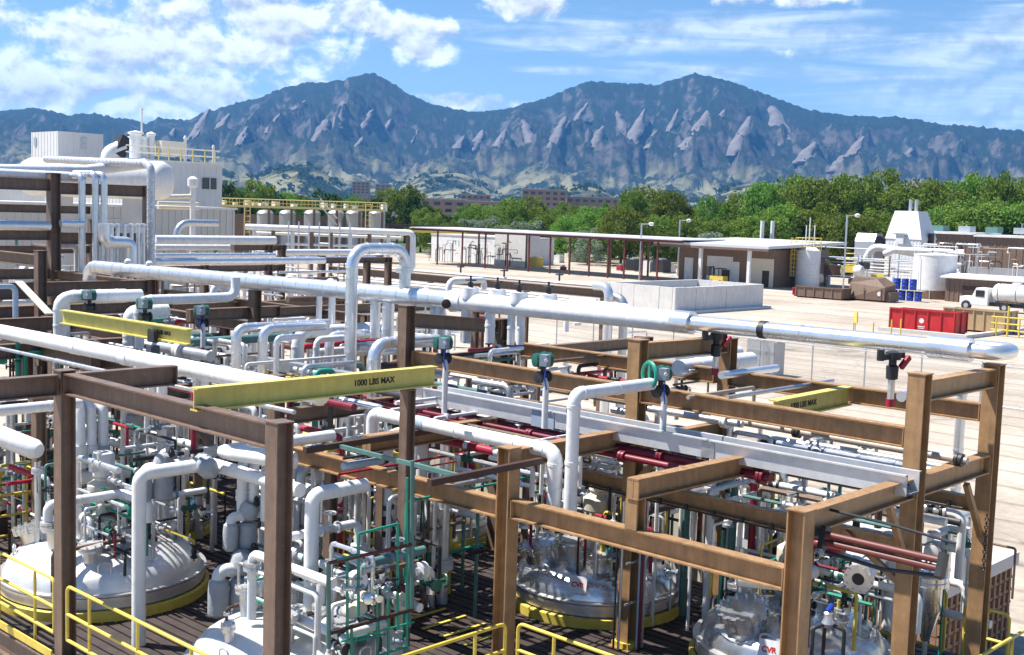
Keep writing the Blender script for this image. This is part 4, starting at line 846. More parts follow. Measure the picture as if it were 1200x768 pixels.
MB().tube([c_ + V((.5, .2, -.35)), c_ + V((.5, -.65, -.35)), V((38.5, c_.y - .65, GZ))], .18, 14, .4, .4).build('duct', galv, rk4)
for f_, x_ in ((.25, .4), (.5, .1), (.75, .3)): c_ = a.lerp(b_, f_) + V((x_, 0, .15)); MB().tube([c_, c_ + V((0, 0, .35))], .04, 8).ring(c_ + V((0, 0, .3)), (0, 0, 1), .15, .03, 12).build('handwheel', blk, rk4)

# ================================================================== yard things
# chain-link fence
fc = empty('chain_link_fence', (56.8, 30, GZ), 'chain link fence across the sandy yard behind the tan frame', 'fence')
ym_ = bpy.data.materials.new('chain_link_wire'); ym_.use_nodes = True; t = ym_.node_tree
tcn = nd(t, 'ShaderNodeNewGeometry'); mpp = nd(t, 'ShaderNodeMapping'); mpp.inputs['Rotation'].default_value = (R(45), 0, 0); mpp.inputs['Scale'].default_value = (16, 16, 16); t.links.new(tcn.outputs['Position'], mpp.inputs[0])
sx = nd(t, 'ShaderNodeSeparateXYZ'); t.links.new(mpp.outputs[0], sx.inputs[0]); outs = []
for ax in (1, 2):
    fr_ = nd(t, 'ShaderNodeMath', operation='FRACT'); t.links.new(sx.outputs[ax], fr_.inputs[0]); lt = nd(t, 'ShaderNodeMath', operation='LESS_THAN'); lt.inputs[1].default_value = .08; t.links.new(fr_.outputs[0], lt.inputs[0]); outs.append(lt)
mxm = nd(t, 'ShaderNodeMath', operation='MAXIMUM'); t.links.new(outs[0].outputs[0], mxm.inputs[0]); t.links.new(outs[1].outputs[0], mxm.inputs[1])
bs = t.nodes['Principled BSDF']; bs.inputs['Base Color'].default_value = (.4, .41, .42, 1); bs.inputs['Metallic'].default_value = .6; bs.inputs['Roughness'].default_value = .5; t.links.new(mxm.outputs[0], bs.inputs['Alpha'])
MB().add([(56.8, 50, GZ + .05), (56.8, 8, GZ + .05), (56.8, 8, GZ + 1.98), (56.8, 50, GZ + 1.98)], [(0, 1, 2, 3)]).build('wire_mesh', ym_, fc, sharp=0)
MB().tube([(56.8, 50, GZ + 2), (56.8, 8, GZ + 2)], .035, 8).build('top_rail', galv, fc)
MB().tube([(56.8, 50, GZ + .1), (56.8, 8, GZ + .1)], .015, 6).build('bottom_wire', galv, fc)
for yy in np.arange(8, 50.1, 3.0): MB().tube([(56.86, yy, GZ), (56.86, yy, GZ + 2.1)], .042, 8).build('post', galv, fc)
# concrete containment of upright slabs
pconc = mat('pale_concrete', (.66, .65, .63), .85, var=.08, scale=1.2, dirt=.16, bump=.2, bscale=12, streak=.12)
cb = empty('concrete_enclosure', (87, 62.7, GZ), 'open pale concrete slab enclosure in the yard below the shed', 'enclosure')
zt = .12
for i in range(5):
    y0 = 62.95 + i * 1.42; MB().sbox(86.8 + random.uniform(-.02, .02), 87.1, y0, y0 + 1.39, GZ, zt + random.uniform(-.02, .02)).build('slab', pconc, cb, sharp=0)
for i in range(9):
    x0 = 86.8 + i * 1.6; MB().sbox(x0, x0 + 1.57, 62.6 + random.uniform(-.02, .02), 62.9, GZ, zt + random.uniform(-.02, .02)).build('slab', pconc, cb, sharp=0)
for i in range(9):
    x0 = 86.8 + i * 1.6; MB().sbox(x0, x0 + 1.57, 70.1, 70.4, GZ, zt).build('slab', pconc, cb, sharp=0)
for i in range(5):
    y0 = 62.95 + i * 1.42; MB().sbox(100.9, 101.2, y0, y0 + 1.39, GZ, zt).build('slab', pconc, cb, sharp=0)
MB().sbox(86.3, 101.6, 61.9, 62.58, GZ, GZ + .25).build('footing', pconc, cb, sharp=0); MB().sbox(87.2, 100.8, 63, 70, GZ + .01, GZ + 1.4).build('fill', mat('grey_gravel', (.3, .29, .27), .9, bump=.5, bscale=8), cb, sharp=0)
# dumpsters
def dumpster(x0, x1, y0, y1, ht, m, label, ribs, mark=False):
    th = empty('roll_off_dumpster', ((x0 + x1) / 2, (y0 + y1) / 2, GZ), label, 'dumpster'); t_ = .06
    z0 = GZ + .15; z1 = GZ + ht
    MB().sbox(x0, x0 + t_, y0, y1, z0, z1).build('long_side', m, th, sharp=0); MB().sbox(x1 - t_, x1, y0, y1, z0, z1).build('long_side', m, th, sharp=0)
    MB().sbox(x0 + t_, x1 - t_, y0, y0 + t_, z0, z1).build('end_door', m, th, sharp=0); MB().sbox(x0 + t_, x1 - t_, y1 - t_, y1, z0, z1).build('end_panel', m, th, sharp=0)
    MB().sbox(x0 + t_, x1 - t_, y0 + t_, y1 - t_, z0, z0 + .05).build('floor', rust, th, sharp=0)
    for i in range(ribs + 1):
        yy = y0 + (y1 - y0) * i / ribs; MB().sbox(x0 - .09, x0 - .002, yy - .05, yy + .05, z0, z1 - .02).build('rib', m, th, sharp=0)
    for i in range(3): xx_ = x0 + .1 + (x1 - x0 - .2) * i / 2; MB().sbox(xx_ - .05, xx_ + .05, y0 - .09, y0 - .002, z0, z1 - .02).build('rib', m, th, sharp=0)
    MB().sbox(x0 - .1, x0 + .05, y0 - .1, y1 + .05, z1 + .002, z1 + .1).build('top_rail', m, th, sharp=0); MB().sbox(x0 + .052, x1 + .05, y0 - .1, y0 + .05, z1 + .002, z1 + .1).build('top_rail', m, th, sharp=0)
    for xx_ in (x0 + .3, x1 - .3): MB().sbox(xx_ - .08, xx_ + .08, y0, y1, GZ, z0 - .002).build('skid', rust, th, sharp=0)
    if mark:
        c_ = V((x0 - .004, y0 + (y1 - y0) * .5, GZ + ht * .55)); MB().lathe([(.2, 0), (.2, .003)], c_, (-1, 0, 0), 20).build('round_emblem', white2, th); MB().sbox(x0 - .008, x0 - .003, c_.y - .28, c_.y + .28, c_.z - .5, c_.z - .42).sbox(x0 - .008, x0 - .003, c_.y - .24, c_.y + .24, c_.z - .62, c_.z - .56).build('emblem_text_bar', white2, th, kind='stuff', sharp=0)
dumpster(91.2, 93.6, 39.3, 44.6, 1.75, redbin, 'bright red roll-off dumpster in the yard', 5, True)
dumpster(96.5, 99, 37.5, 42.5, 1.75, mat('tan_container_paint', (.46, .34, .19), .5, dirt=.25), 'tan ribbed dumpster behind the red one', 6)
MB().sbox(89.6, 90.2, 37.6, 44.8, GZ, GZ + .3).build('concrete_kerb', conc, None, 'low concrete kerb in front of the red dumpster', 'kerb', sharp=0)
MB().sbox(90.22, 101, 37.6, 38.1, GZ, GZ + .3).build('concrete_kerb', conc, None, 'low concrete kerb beside the tan dumpster', 'kerb', sharp=0)
# brown compactor, low red and brown bin
cp = empty('waste_compactor', Z(1015, 352, GZ), 'brown sloping waste compactor left of the blue drums', 'compactor'); c_ = Z(1012, 353, GZ)
MB().add([(c_.x + x, c_.y + y, GZ + z) for x, y, z in ((0, -2.4, .2), (2.6, -2.4, .2), (2.6, 2, .2), (0, 2, .2), (.0, -2.4, 1.6), (2.6, -2.4, 1.9), (2.6, 2, 2.6), (.5, 2, 1.9), (.5, -1.2, 2.5), (2.4, -1.2, 2.6), (2.4, 1.6, 2.6), (.6, 1.6, 2.55))],
         [(3, 2, 1, 0), (0, 1, 5, 4), (1, 2, 6, 5), (2, 3, 7, 6), (3, 0, 4, 7), (4, 5, 9, 8), (5, 6, 10, 9), (6, 7, 11, 10), (7, 4, 8, 11), (8, 9, 10, 11)]).build('body', steelM, cp, sharp=0)
MB().sbox(c_.x + .3, c_.x + 2.4, c_.y - 2.9, c_.y - 2.42, GZ + .1, GZ + 1.1).build('hopper_end', steelL, cp, sharp=0); MB().lathe([(.25, 0), (.25, .02)], (c_.x - .02, c_.y - 1.8, GZ + .9), (-1, 0, 0), 14).build('round_sign', white2, cp)
for yy in (-2, 0, 1.6): MB().sbox(c_.x - .06, c_.x - .002, c_.y + yy - .06, c_.y + yy + .06, GZ + .2, GZ + 1.5).build('rib', steelL, cp, sharp=0)
MB().sbox(c_.x + .2, c_.x + .4, c_.y - 2.3, c_.y + 1.9, GZ, GZ + .19).build('skid', rust, cp, sharp=0)
c_ = Z(955, 350, GZ); dumpster(c_.x, c_.x + 2, c_.y - 3.2, c_.y + 2.4, 1.2, steelM, 'low brown bin in front of the white silo', 5)
c_ = Z(942, 348, GZ); dumpster(c_.x, c_.x + 1.4, c_.y - .5, c_.y + 1.4, .9, redbin, 'small red bin left of the low brown bin', 2)
# blue drums
c_ = Z(1062, 353, GZ); n = 0
drum_prof = [(.27, 0), (.29, .02), (.29, .28), (.305, .3), (.29, .32), (.29, .58), (.305, .6), (.29, .62), (.29, .86), (.27, .88), (.265, .86), (.03, .86)]
places = {0: 'lower row, far left', 1: 'lower row, second from left', 2: 'lower row, third from left', 3: 'lower row, far right', 4: 'upper row, far left', 5: 'upper row, second from left', 6: 'upper row, far right'}
dm = MB().lathe([(a * 1.35, b_ * 1.35) for a, b_ in drum_prof], n=18).mesh('plastic_drum', blue)
dl = MB().lathe([(.06, 0), (.06, .05), (.02, .055)], (.2, 0, 1.16), n=10).mesh('bung', blk)
for i in range(7):
    up_ = i > 3; yy = c_.y + 1.5 - .95 * (i if not up_ else i - 4) - (0 if not up_ else .2)
    th = empty('plastic_drum', (c_.x + (0 if not up_ else .2), yy, GZ + (.06 if not up_ else 1.28)), 'blue plastic drum in the stack beside the white tank, ' + places[i], 'drum', 'blue drums stacked by the white tank')
    put('barrel', dm, th); put('bung', dl, th)
pl = empty('timber_pallet', (c_.x + .1, c_.y, GZ), 'timber pallet boards between the two rows of blue drums', 'pallet')
MB().sbox(c_.x - .45, c_.x + .65, c_.y - 1.9, c_.y + 2, GZ + 1.19, GZ + 1.25).build('board', cream, pl, sharp=0); MB().sbox(c_.x - .45, c_.x + .65, c_.y - 1.9, c_.y + 2, GZ + .004, GZ + .05).build('board', cream, pl, sharp=0)
# white tank on a brown base
tk = empty('storage_tank', (136.5, 61.6, GZ), 'large white upright tank on a brown base ring at right', 'tank')
cx, cy = 136.6, 61.6
MB().lathe([(2.5, 0), (2.5, 1.0), (2.45, 1.01)], (cx, cy, GZ), n=40).build('base_ring', steelM, tk)
MB().lathe([(2.42, 1.0), (2.42, 5.0), (2.46, 5.02), (2.46, 5.1), (2.4, 5.12), (.1, 5.35)], (cx, cy, GZ), n=40).build('shell', white2, tk)
for t_ in np.arange(0, 6.3, .7): MB().tube([(cx + 2.4 * math.cos(t_), cy + 2.4 * math.sin(t_), GZ + 5.1), (cx + 2.4 * math.cos(t_), cy + 2.4 * math.sin(t_), GZ + 6.1)], .03, 6).build('rail_post', white2, tk)
MB().ring((cx, cy, GZ + 6.1), (0, 0, 1), 2.4, .035, 32).build('top_rail', white2, tk); MB().ring((cx, cy, GZ + 5.6), (0, 0, 1), 2.4, .03, 32).build('mid_rail', white2, tk)
MB().tube([(cx - 2.3, cy + .9, GZ + 5.1), (cx - 2.47, cy + .9, GZ + 5.0), (cx - 2.5, cy + .7, GZ + .2)], .05, 6).build('down_pipe', white2, tk)
for t_ in (2.6, 3.4, 4.2): MB().tube([(cx + 2.54 * math.cos(t_), cy + 2.54 * math.sin(t_), GZ), (cx + 2.54 * math.cos(t_), cy + 2.54 * math.sin(t_), GZ + 1)], .04, 6).build('base_strap', cream, tk)
# white silo with yellow cage, smaller one beside it
sl = empty('storage_tank', (138.6, 79.4, GZ), 'white silo with yellow caged ladder left of the pipe maze', 'tank'); cx, cy = 138.6, 79.4
MB().lathe([(1.55, .2), (1.55, 4.6), (1.5, 4.8), (.9, 5.25), (.1, 5.35)], (cx, cy, GZ), n=32).build('shell', white2, sl)
for hh in (1.7, 3.0): MB().ring((cx, cy, GZ + hh), (0, 0, 1), 1.55, .05, 28).build('hoop', white2, sl)
for k_ in range(6): t_ = k_; MB().tube([(cx + 1.3 * math.cos(t_), cy + 1.3 * math.sin(t_), GZ), (cx + 1.3 * math.cos(t_), cy + 1.3 * math.sin(t_), GZ + .3)], .08, 6).build('leg', galv, sl)
for hh in (5.3, 5.85, 6.4): MB().ring((cx, cy, GZ + hh), (0, 0, 1), 1.6, .04, 24).build('top_rail', ylw, sl)
for t_ in np.arange(0, 6.2, .78): MB().tube([(cx + 1.6 * math.cos(t_), cy + 1.6 * math.sin(t_), GZ + 4.7), (cx + 1.6 * math.cos(t_), cy + 1.6 * math.sin(t_), GZ + 6.4)], .035, 6).build('rail_post', ylw, sl)
for hh in np.arange(1.5, 6.2, .55): MB().ring((cx - 1.6, cy + 1.2, GZ + hh), (0, 0, 1), .38, .035, 12).build('cage_hoop', ylw, sl)
for dx_, dy_ in ((-.38, 0), (0, .38), (-.27, .27), (-.27, -.27)): MB().tube([(cx - 1.6 + dx_, cy + 1.2 + dy_, GZ + 1.5), (cx - 1.6 + dx_, cy + 1.2 + dy_, GZ + 6.4)], .035, 6).build('cage_bar', ylw, sl)
for dx_, dy_, hh in ((0, 0, 9), (.5, .3, 8.2), (-.5, .2, 8.0), (.2, -.6, 8.1)): MB().tube([(cx + dx_, cy + dy_, GZ + 5.2), (cx + dx_, cy + dy_, GZ + hh)], .07, 6).build('vent_pipe', white2, sl)
c_ = Z(921, 334, GZ); s2 = empty('storage_tank', c_, 'short white tank left of the white silo', 'tank')
MB().lathe([(.95, .3), (.95, 2.9), (.8, 3.1), (.05, 3.2)], c_, n=24).build('shell', white2, s2); MB().lathe([(.7, 0), (.7, .32)], c_, n=16).build('plinth', conc, s2); MB().tube([c_ + V((-1, .4, 2.6)), c_ + V((-1.2, .4, 3.8)), c_ + V((-1.2, 1.2, 3.8))], .2, 8).build('yellow_hood', ylw, s2)
# pale tapered tower with two stacks
tw = empty('scrubber_tower', (160.8, 76.3, GZ), 'pale tapered tower with two short stacks in front of the trees', 'tower')
cx, cy = 161.5, 76.6
corr = mat('pale_corrugated_steel', (.74, .75, .75), .5, .05, var=.06, scale=1, dirt=.08)
def corrugated(th, x0, x1, y0, y1, z0, z1, m, step=.4, name='wall', prop=.03):
    MB().sbox(x0, x1, y0, y1, z0, z1).build(name, m, th, sharp=0)
    for xx_ in np.arange(x0 + step / 2, x1, step): MB().sbox(xx_ - step * .16, xx_ + step * .16, y0 - prop, y0 - .002, z0, z1 - .01).build('corrugation', m, th, sharp=0)
    for yy in np.arange(y0 + step / 2, y1, step): MB().sbox(x0 - prop, x0 - .002, yy - step * .16, yy + step * .16, z0, z1 - .01).build('corrugation', m, th, sharp=0)
corrugated(tw, cx - 2.3, cx + 2.3, cy - 2.6, cy + 2.6, GZ, 4.3, corr, .5)
MB().add([(cx - 2.4, cy - 2.7, 4.3), (cx + 2.4, cy - 2.7, 4.3), (cx + 2.4, cy + 2.7, 4.3), (cx - 2.4, cy + 2.7, 4.3), (cx - 1.5, cy - 1.5, 8.2), (cx + 1.5, cy - 1.5, 8.2), (cx + 1.5, cy + 1.9, 8.2), (cx - 1.5, cy + 1.9, 8.2)], [(0, 1, 5, 4), (1, 2, 6, 5), (2, 3, 7, 6), (3, 0, 4, 7), (4, 5, 6, 7), (3, 2, 1, 0)]).build('tapered_top', corr, tw, sharp=0)
for dy_ in (-.5, .35): MB().lathe([(.24, 0), (.24, 1.7), (.2, 1.72)], (cx, cy + dy_, 8.1), n=12).build('stack', galv, tw)
MB().sbox(cx - 2.75, cx - 2.35, cy - .2, cy + .9, 3.6, 4.9).build('dormer', white2, tw, sharp=0); MB().sbox(cx - 2.9, cx - 2.3, cy - .5, cy + 1.2, 4.9, 5.1).build('dormer_hood', galv, tw, sharp=0); MB().sbox(cx - .3, cx + .6, cy - 3.1, cy - 2.62, 3.2, 5.2).build('side_hatch', rust, tw, sharp=0)
# hooded fan left of the tower
fn = empty('hooded_fan', Z(1020, 335, GZ), 'grey hooded fan housing left of the tapered tower', 'fan'); c_ = D(1019, 283, 185)
MB().add([c_ + V(v_) for v_ in ((-1.6, -1.6, -8), (1.6, -1.6, -8), (1.6, 1.6, -8), (-1.6, 1.6, -8), (-1.6, -1.6, 0), (1.6, -1.6, 0), (1.6, 1.6, 0), (-1.6, 1.6, 0), (-.9, -1.6, 1.2), (.9, -1.6, 1.2), (.9, 1.6, 1.2), (-.9, 1.6, 1.2))], [(0, 1, 5, 4), (1, 2, 6, 5), (2, 3, 7, 6), (3, 0, 4, 7), (4, 5, 9, 8), (6, 7, 11, 10), (7, 4, 8, 11), (5, 6, 10, 9), (8, 9, 10, 11)]).build('housing', galv, fn, sharp=0)
MB().lathe([(1.05, 0), (1.05, .3), (.3, .32)], c_ + V((-.2, -1.6, -.2)), (-.3, -1, 0), 18).build('fan_mouth', blk, fn)
# long brown building right of the tower
bb = empty('industrial_building', (160, 60, GZ), 'long brown industrial building with a pale roof edge at the right', 'building')
c0 = Z(1075, 330, GZ); bx0 = c0.x + 4
bya, bym, byb = X(1074, 300, bx0).y, X(1142, 300, bx0).y, X(1235, 300, bx0).y
for k_, (y0, y1, z1) in enumerate(((bym + .1, bya, D(1100, 275, 165).z), (byb, bym, D(1160, 279, 165).z))):
    MB().sbox(bx0, bx0 + 9, y0, y1, GZ, z1).build('wall', steelM, bb, sharp=0); MB().sbox(bx0 - .4, bx0 + 9.4, y0 - .2, y1 + .2, z1 + .003, z1 + .35).build('roof_edge', white2, bb, sharp=0)
    for yy in np.arange(y0 + .5, y1, 1.0): MB().sbox(bx0 - .06, bx0 - .002, yy - .12, yy + .12, GZ, z1 - .02).build('wall_rib', steelM, bb, sharp=0)
MB().sbox(bx0 - .3, bx0 - .07, bym + 2, bya - .2, 2.6, 3.5).build('louvre_band', rust, bb, sharp=0)
for y0, y1, zz_ in ((bym + 1, bya - 3, .6), (byb, bym - .2, .4)): MB().sbox(bx0 - 2.2, bx0 - .1, y0, y1, GZ, zz_).build('lean_to', galv, bb, sharp=0)
for i in range(6): yy = byb + 2 + i * 4.2; MB().box((bx0 + 4, yy, D(1130, 275, 165).z + .7), (2.2, 1.8, .9)).build('roof_unit', galv if i % 2 else teal, bb, sharp=0)
# small brown hut
ht = empty('brown_hut', (136, 52, GZ), 'small brown hut with pale roof and dark doorway at the right edge', 'hut'); hx = 133.0
MB().sbox(hx, hx + 6, 50.2, 58.6, GZ, .45).build('wall', steelM, ht, sharp=0)
MB().add([(hx - .5, 49.7, .46), (hx + 6.5, 49.7, .46), (hx + 6.5, 59.1, .46), (hx - .5, 59.1, .46), (hx - .5, 49.7, .62), (hx + 6.5, 49.7, .62), (hx + 6.5, 59.1, .62), (hx - .5, 59.1, .62), (hx + 3, 49.7, .95), (hx + 3, 59.1, .95)], [(3, 2, 1, 0), (0, 1, 5, 8, 4), (2, 3, 7, 9, 6), (1, 2, 6, 5), (3, 0, 4, 7), (4, 8, 9, 7), (8, 5, 6, 9)]).build('roof', white2, ht, sharp=0)
for yy in np.arange(50.5, 58.6, .55): MB().sbox(hx - .05, hx - .002, yy - .07, yy + .07, GZ, .4).build('wall_rib', steelM, ht, sharp=0)
MB().sbox(hx - .12, hx - .052, 52.6, 56.6, GZ, -.35).build('doorway', rust, ht, sharp=0)
# tank truck
tt = empty('tank_truck', Z(1150, 364, GZ), 'white tank truck parked between the tan dumpster and the brown hut', 'truck'); c_ = Z(1150, 367, GZ); cx, cy = c_.x + 3.5, c_.y
MB().lathe([(.3, -.3), (.75, -.15), (.92, .1), (.92, 4.3), (.75, 4.55), (.3, 4.7)], (cx, cy, GZ + 1.95), (0, -1, 0), 24).build('tank', white2, tt)
for d_ in (.4, 2.2, 3.9): MB().ring((cx, cy - d_, GZ + 1.95), (0, 1, 0), .93, .035, 24).build('strap', teal, tt)
cab = MB().add([(cx + x, cy + y, GZ + z) for x, y, z in ((-.95, .5, .6), (.95, .5, .6), (.95, 2.2, .6), (-.95, 2.2, .6), (-.95, .5, 2.3), (.95, .5, 2.3), (.9, 1.75, 2.35), (-.9, 1.75, 2.35), (-.95, 2.15, 1.45), (.95, 2.15, 1.45))], [(3, 2, 1, 0), (0, 1, 5, 4), (4, 5, 6, 7), (1, 2, 9, 6, 5), (3, 0, 4, 7, 8), (2, 3, 8, 9), (6, 9, 8, 7)]).build('cab', white2, tt, sharp=0)
MB().sbox(cx - .965, cx - .952, cy + .85, cy + 1.75, GZ + 1.45, GZ + 2.1).build('side_window', glass, cab, sharp=0); MB().sbox(cx - .9, cx + .9, cy + 2.2, cy + 3.4, GZ + .6, GZ + 1.4).build('bonnet', white2, tt, sharp=0)
for dy_ in (2.7, -1.2, -3.6, -4.6): 
    wv = MB().lathe([(.25, 0), (.5, .02), (.5, .28), (.25, .3)], (cx - .95, cy + dy_, GZ + .5), (1, 0, 0), 18).build('wheel', rubber, tt); MB().lathe([(.24, 0), (.24, .03)], (cx - .98, cy + dy_, GZ + .5), (1, 0, 0), 12).build('rim', galv, wv)
MB().sbox(cx - .5, cx + .5, cy - 5, cy + 3.2, GZ + .55, GZ + .9).build('chassis', blk, tt, sharp=0); MB().sbox(cx - .3, cx + .3, cy - 2.4, cy - 1.6, GZ + 2.85, GZ + 3.05).build('hatch', white2, tt, sharp=0)
# yellow gate stand at the right edge, sign and bollards
gs = empty('yellow_barrier', Z(1185, 392, GZ), 'yellow pipe barrier at the right edge beside the tan dumpster', 'barrier'); c_ = Z(1180, 395, GZ)
for dy_ in (-.9, 0, .9): MB().tube([c_ + V((0, dy_, 0)), c_ + V((0, dy_, 1.5 if dy_ else 2.4))], .08, 8).build('post', ylw, gs)
for hh in (.5, 1.0, 1.5): MB().tube([c_ + V((0, -1.4, hh)), c_ + V((0, 1.3, hh))], .06, 8).build('rail', ylw, gs)
ys = empty('yellow_sign', Z(1002, 391, GZ), 'small square yellow sign on a post in the open yard', 'sign'); c_ = ys.location.copy()
MB().box(c_ + V((0, 0, 1.25)), (.08, .75, .85), R(-45)).build('board', ylw, ys, sharp=0); MB().tube([c_, c_ + V((.05, .05, 1.5))], .04, 8).build('post', galv, ys)
for i, (px, py, lb) in enumerate(((1000, 389, 'short yellow bollard just left of the yellow sign'), (1023, 391, 'short yellow bollard right of the yellow sign'), (1044, 393, 'leaning yellow marker post at the left end of the red dumpster'), (1055, 392, 'yellow marker post in front of the red dumpster'))):
    c_ = Z(px, py, GZ); MB().tube([c_, c_ + V((0, 0, .85 if i < 2 else 1.2))], .06, 8).build('bollard', ylw, None, lb, 'bollard')
# lamp posts
def lamp_post(px, pyb, pyt, dep, label, arm=(.9, -.9, 0)):
    p = D(px, pyt, dep); th = empty('street_lamp', (p.x, p.y, GZ), label, 'street lamp')
    MB().tube([(p.x, p.y, GZ), p], .11, 8).build('pole', galv, th); q_ = p + V(arm); MB().tube([p - V((0, 0, .1)), q_], .05, 6).build('arm', galv, th)
    MB().lathe([(.1, 0), (.32, .12), (.36, .4), (.1, .5)], q_ - V((0, 0, .3)), (0, 0, 1), 12).build('lamp_head', white2, th)
lamp_post(993, 330, 252, 150, 'tall pale lamp post in front of the trees left of the tower'); lamp_post(752, 326, 262, 160, 'brown lamp post at the open shed'); lamp_post(797, 330, 258, 175, 'lamp post behind the shed roof'); lamp_post(1198, 300, 262, 190, 'lamp post at the right edge above the brown building')

# ================================================================== open shed and its building
roofm_ = mat('pale_roof_sheet', (.6, .62, .65), .5, .1, dirt=.1)
sh = empty('open_shed', (128, 108, GZ), 'long open shed on red brown posts with a grey roof in the yard', 'shed')
PX_ = [512, 541, 568, 594, 619, 644, 667, 690, 712, 731, 752, 770]
sx0 = 128.0
ys_ = [X(px, 318, sx0).y for px in PX_]
zr = 3.0
for yy in ys_: MB().sbox(sx0 - .1, sx0 + .1, yy - .1, yy + .1, GZ, zr).build('post', redox, sh, sharp=0)
for yy in ys_[::2]: MB().sbox(sx0 + 8.9, sx0 + 9.1, yy - .12, yy + .12, GZ, zr + .4).build('post', steelM, sh, sharp=0)
yA, yB = ys_[0] + 6, X(800, 318, sx0).y
MB().sbox(sx0 - .25, sx0 - .05, yB, yA, zr + .005, zr + .32).build('fascia', redox, sh, sharp=0)
MB().add([(sx0 - .5, yB, zr + .33), (sx0 + 9.5, yB, zr + .4), (sx0 + 9.5, yA, zr + .4), (sx0 - .5, yA, zr + .33), (sx0 - .5, yB, zr + .48), (sx0 + 9.5, yB, zr + .56), (sx0 + 9.5, yA, zr + .56), (sx0 - .5, yA, zr + .48)], [(3, 2, 1, 0), (4, 5, 6, 7), (0, 1, 5, 4), (1, 2, 6, 5), (2, 3, 7, 6), (3, 0, 4, 7)])  .build('roof', roofm_, sh, sharp=0)
bl = empty('yard_building', (133, 86, GZ), 'brown yard building with white doors under a grey canopy', 'building')
bx = 133.5; y1 = X(795, 322, bx).y; y0 = X(905, 330, bx).y
MB().sbox(bx, bx + 14, y0, y1, GZ, 2.6).build('wall', steelM, bl, sharp=0)
MB().add([(bx - 4.5, y0 - 2, 2.75), (bx + 15, y0 - 2, 3.3), (bx + 15, y1 + 1, 3.3), (bx - 4.5, y1 + 1, 2.75), (bx - 4.5, y0 - 2, 3.1), (bx + 15, y0 - 2, 3.7), (bx + 15, y1 + 1, 3.7), (bx - 4.5, y1 + 1, 3.1)], [(3, 2, 1, 0), (4, 5, 6, 7), (0, 1, 5, 4), (1, 2, 6, 5), (2, 3, 7, 6), (3, 0, 4, 7)]).build('canopy_roof', roofm_, bl, sharp=0)
MB().sbox(bx - 4.6, bx - 4.4, y0 - 2, y1 + 1, 2.45, 2.74).build('fascia', steelL, bl, sharp=0)
for px0, px1, py, hh, m, nm in ((802, 812, 322, 3.2, white2, 'door'), (828, 858, 326, 3.6, white2, 'shutter_door'), (846, 855, 326, 1.9, rust, 'wicket_door'), (858, 866, 328, 3.0, white2, 'door'), (880, 906, 330, 3.6, cream, 'cream_panel'), (893, 901, 331, 2.1, rust, 'door'), (826, 834, 326, 2.2, glass, 'window')):
    ya = X(px0, py, bx).y; yb = X(px1, py, bx).y; pr = .05 if nm not in ('wicket_door', 'door', 'window') else .09
    MB().sbox(bx - pr, bx - .003, yb, ya, GZ + (0 if nm != 'window' else 1), GZ + hh).build(nm, m, bl, sharp=0)
for px in (820, 877): yy = X(px, 328, bx - 4).y; MB().sbox(bx - 4.2, bx - 3.8, yy - .2, yy + .2, GZ, 2.44).build('canopy_post', white2, bl, sharp=0)
for px in (893, 905): p = D(px, 272, 175); MB().lathe([(.28, -5), (.28, 2.2)], p - V((0, 0, .6)), n=10).build('roof_vent', white2, bl)
p = X(842, 315, bx - 3); 
fk = empty('forklift', (p.x, p.y, GZ), 'yellow forklift parked under the canopy', 'forklift')
MB().sbox(p.x - .6, p.x + .6, p.y - 1.1, p.y + .9, GZ + .35, GZ + 1.2).build('body', ylw, fk, sharp=0); MB().sbox(p.x - .5, p.x + .5, p.y - .9, p.y + .3, GZ + 2.1, GZ + 2.2).build('roof_guard', blk, fk, sharp=0)
for sx_, sy_ in ((-.48, -.85), (.48, -.85), (-.48, .25), (.48, .25)): MB().sbox(p.x + sx_ - .04, p.x + sx_ + .04, p.y + sy_ - .04, p.y + sy_ + .04, GZ + 1.2, GZ + 2.1).build('guard_post', blk, fk, sharp=0)
for sx_, sy_ in ((-.62, -.7), (.42, -.7), (-.62, .6), (.42, .6)): MB().lathe([(.2, 0), (.35, .02), (.35, .2), (.2, .22)], (p.x + sx_, p.y + sy_, GZ + .35), (1, 0, 0), 14).build('wheel', rubber, fk)
MB().sbox(p.x - .45, p.x - .35, p.y + .95, p.y + 1.1, GZ + .1, GZ + 2.4).sbox(p.x + .35, p.x + .45, p.y + .95, p.y + 1.1, GZ + .1, GZ + 2.4).sbox(p.x - .449, p.x + .449, p.y + .951, p.y + 1.05, GZ + 2.2, GZ + 2.35).build('mast', blk, fk, sharp=0)
for px, py, lb in ((825, 328, 'yellow bollard left of the forklift'), (859, 332, 'yellow bollard before the brown wicket door'), (863, 332, 'second yellow bollard before the wicket door'), (714, 322, 'yellow bollard inside the open shed')):
    c_ = Z(px, py, GZ); MB().tube([c_, c_ + V((0, 0, 1.3))], .12, 8).build('bollard', ylw, None, lb, 'bollard')
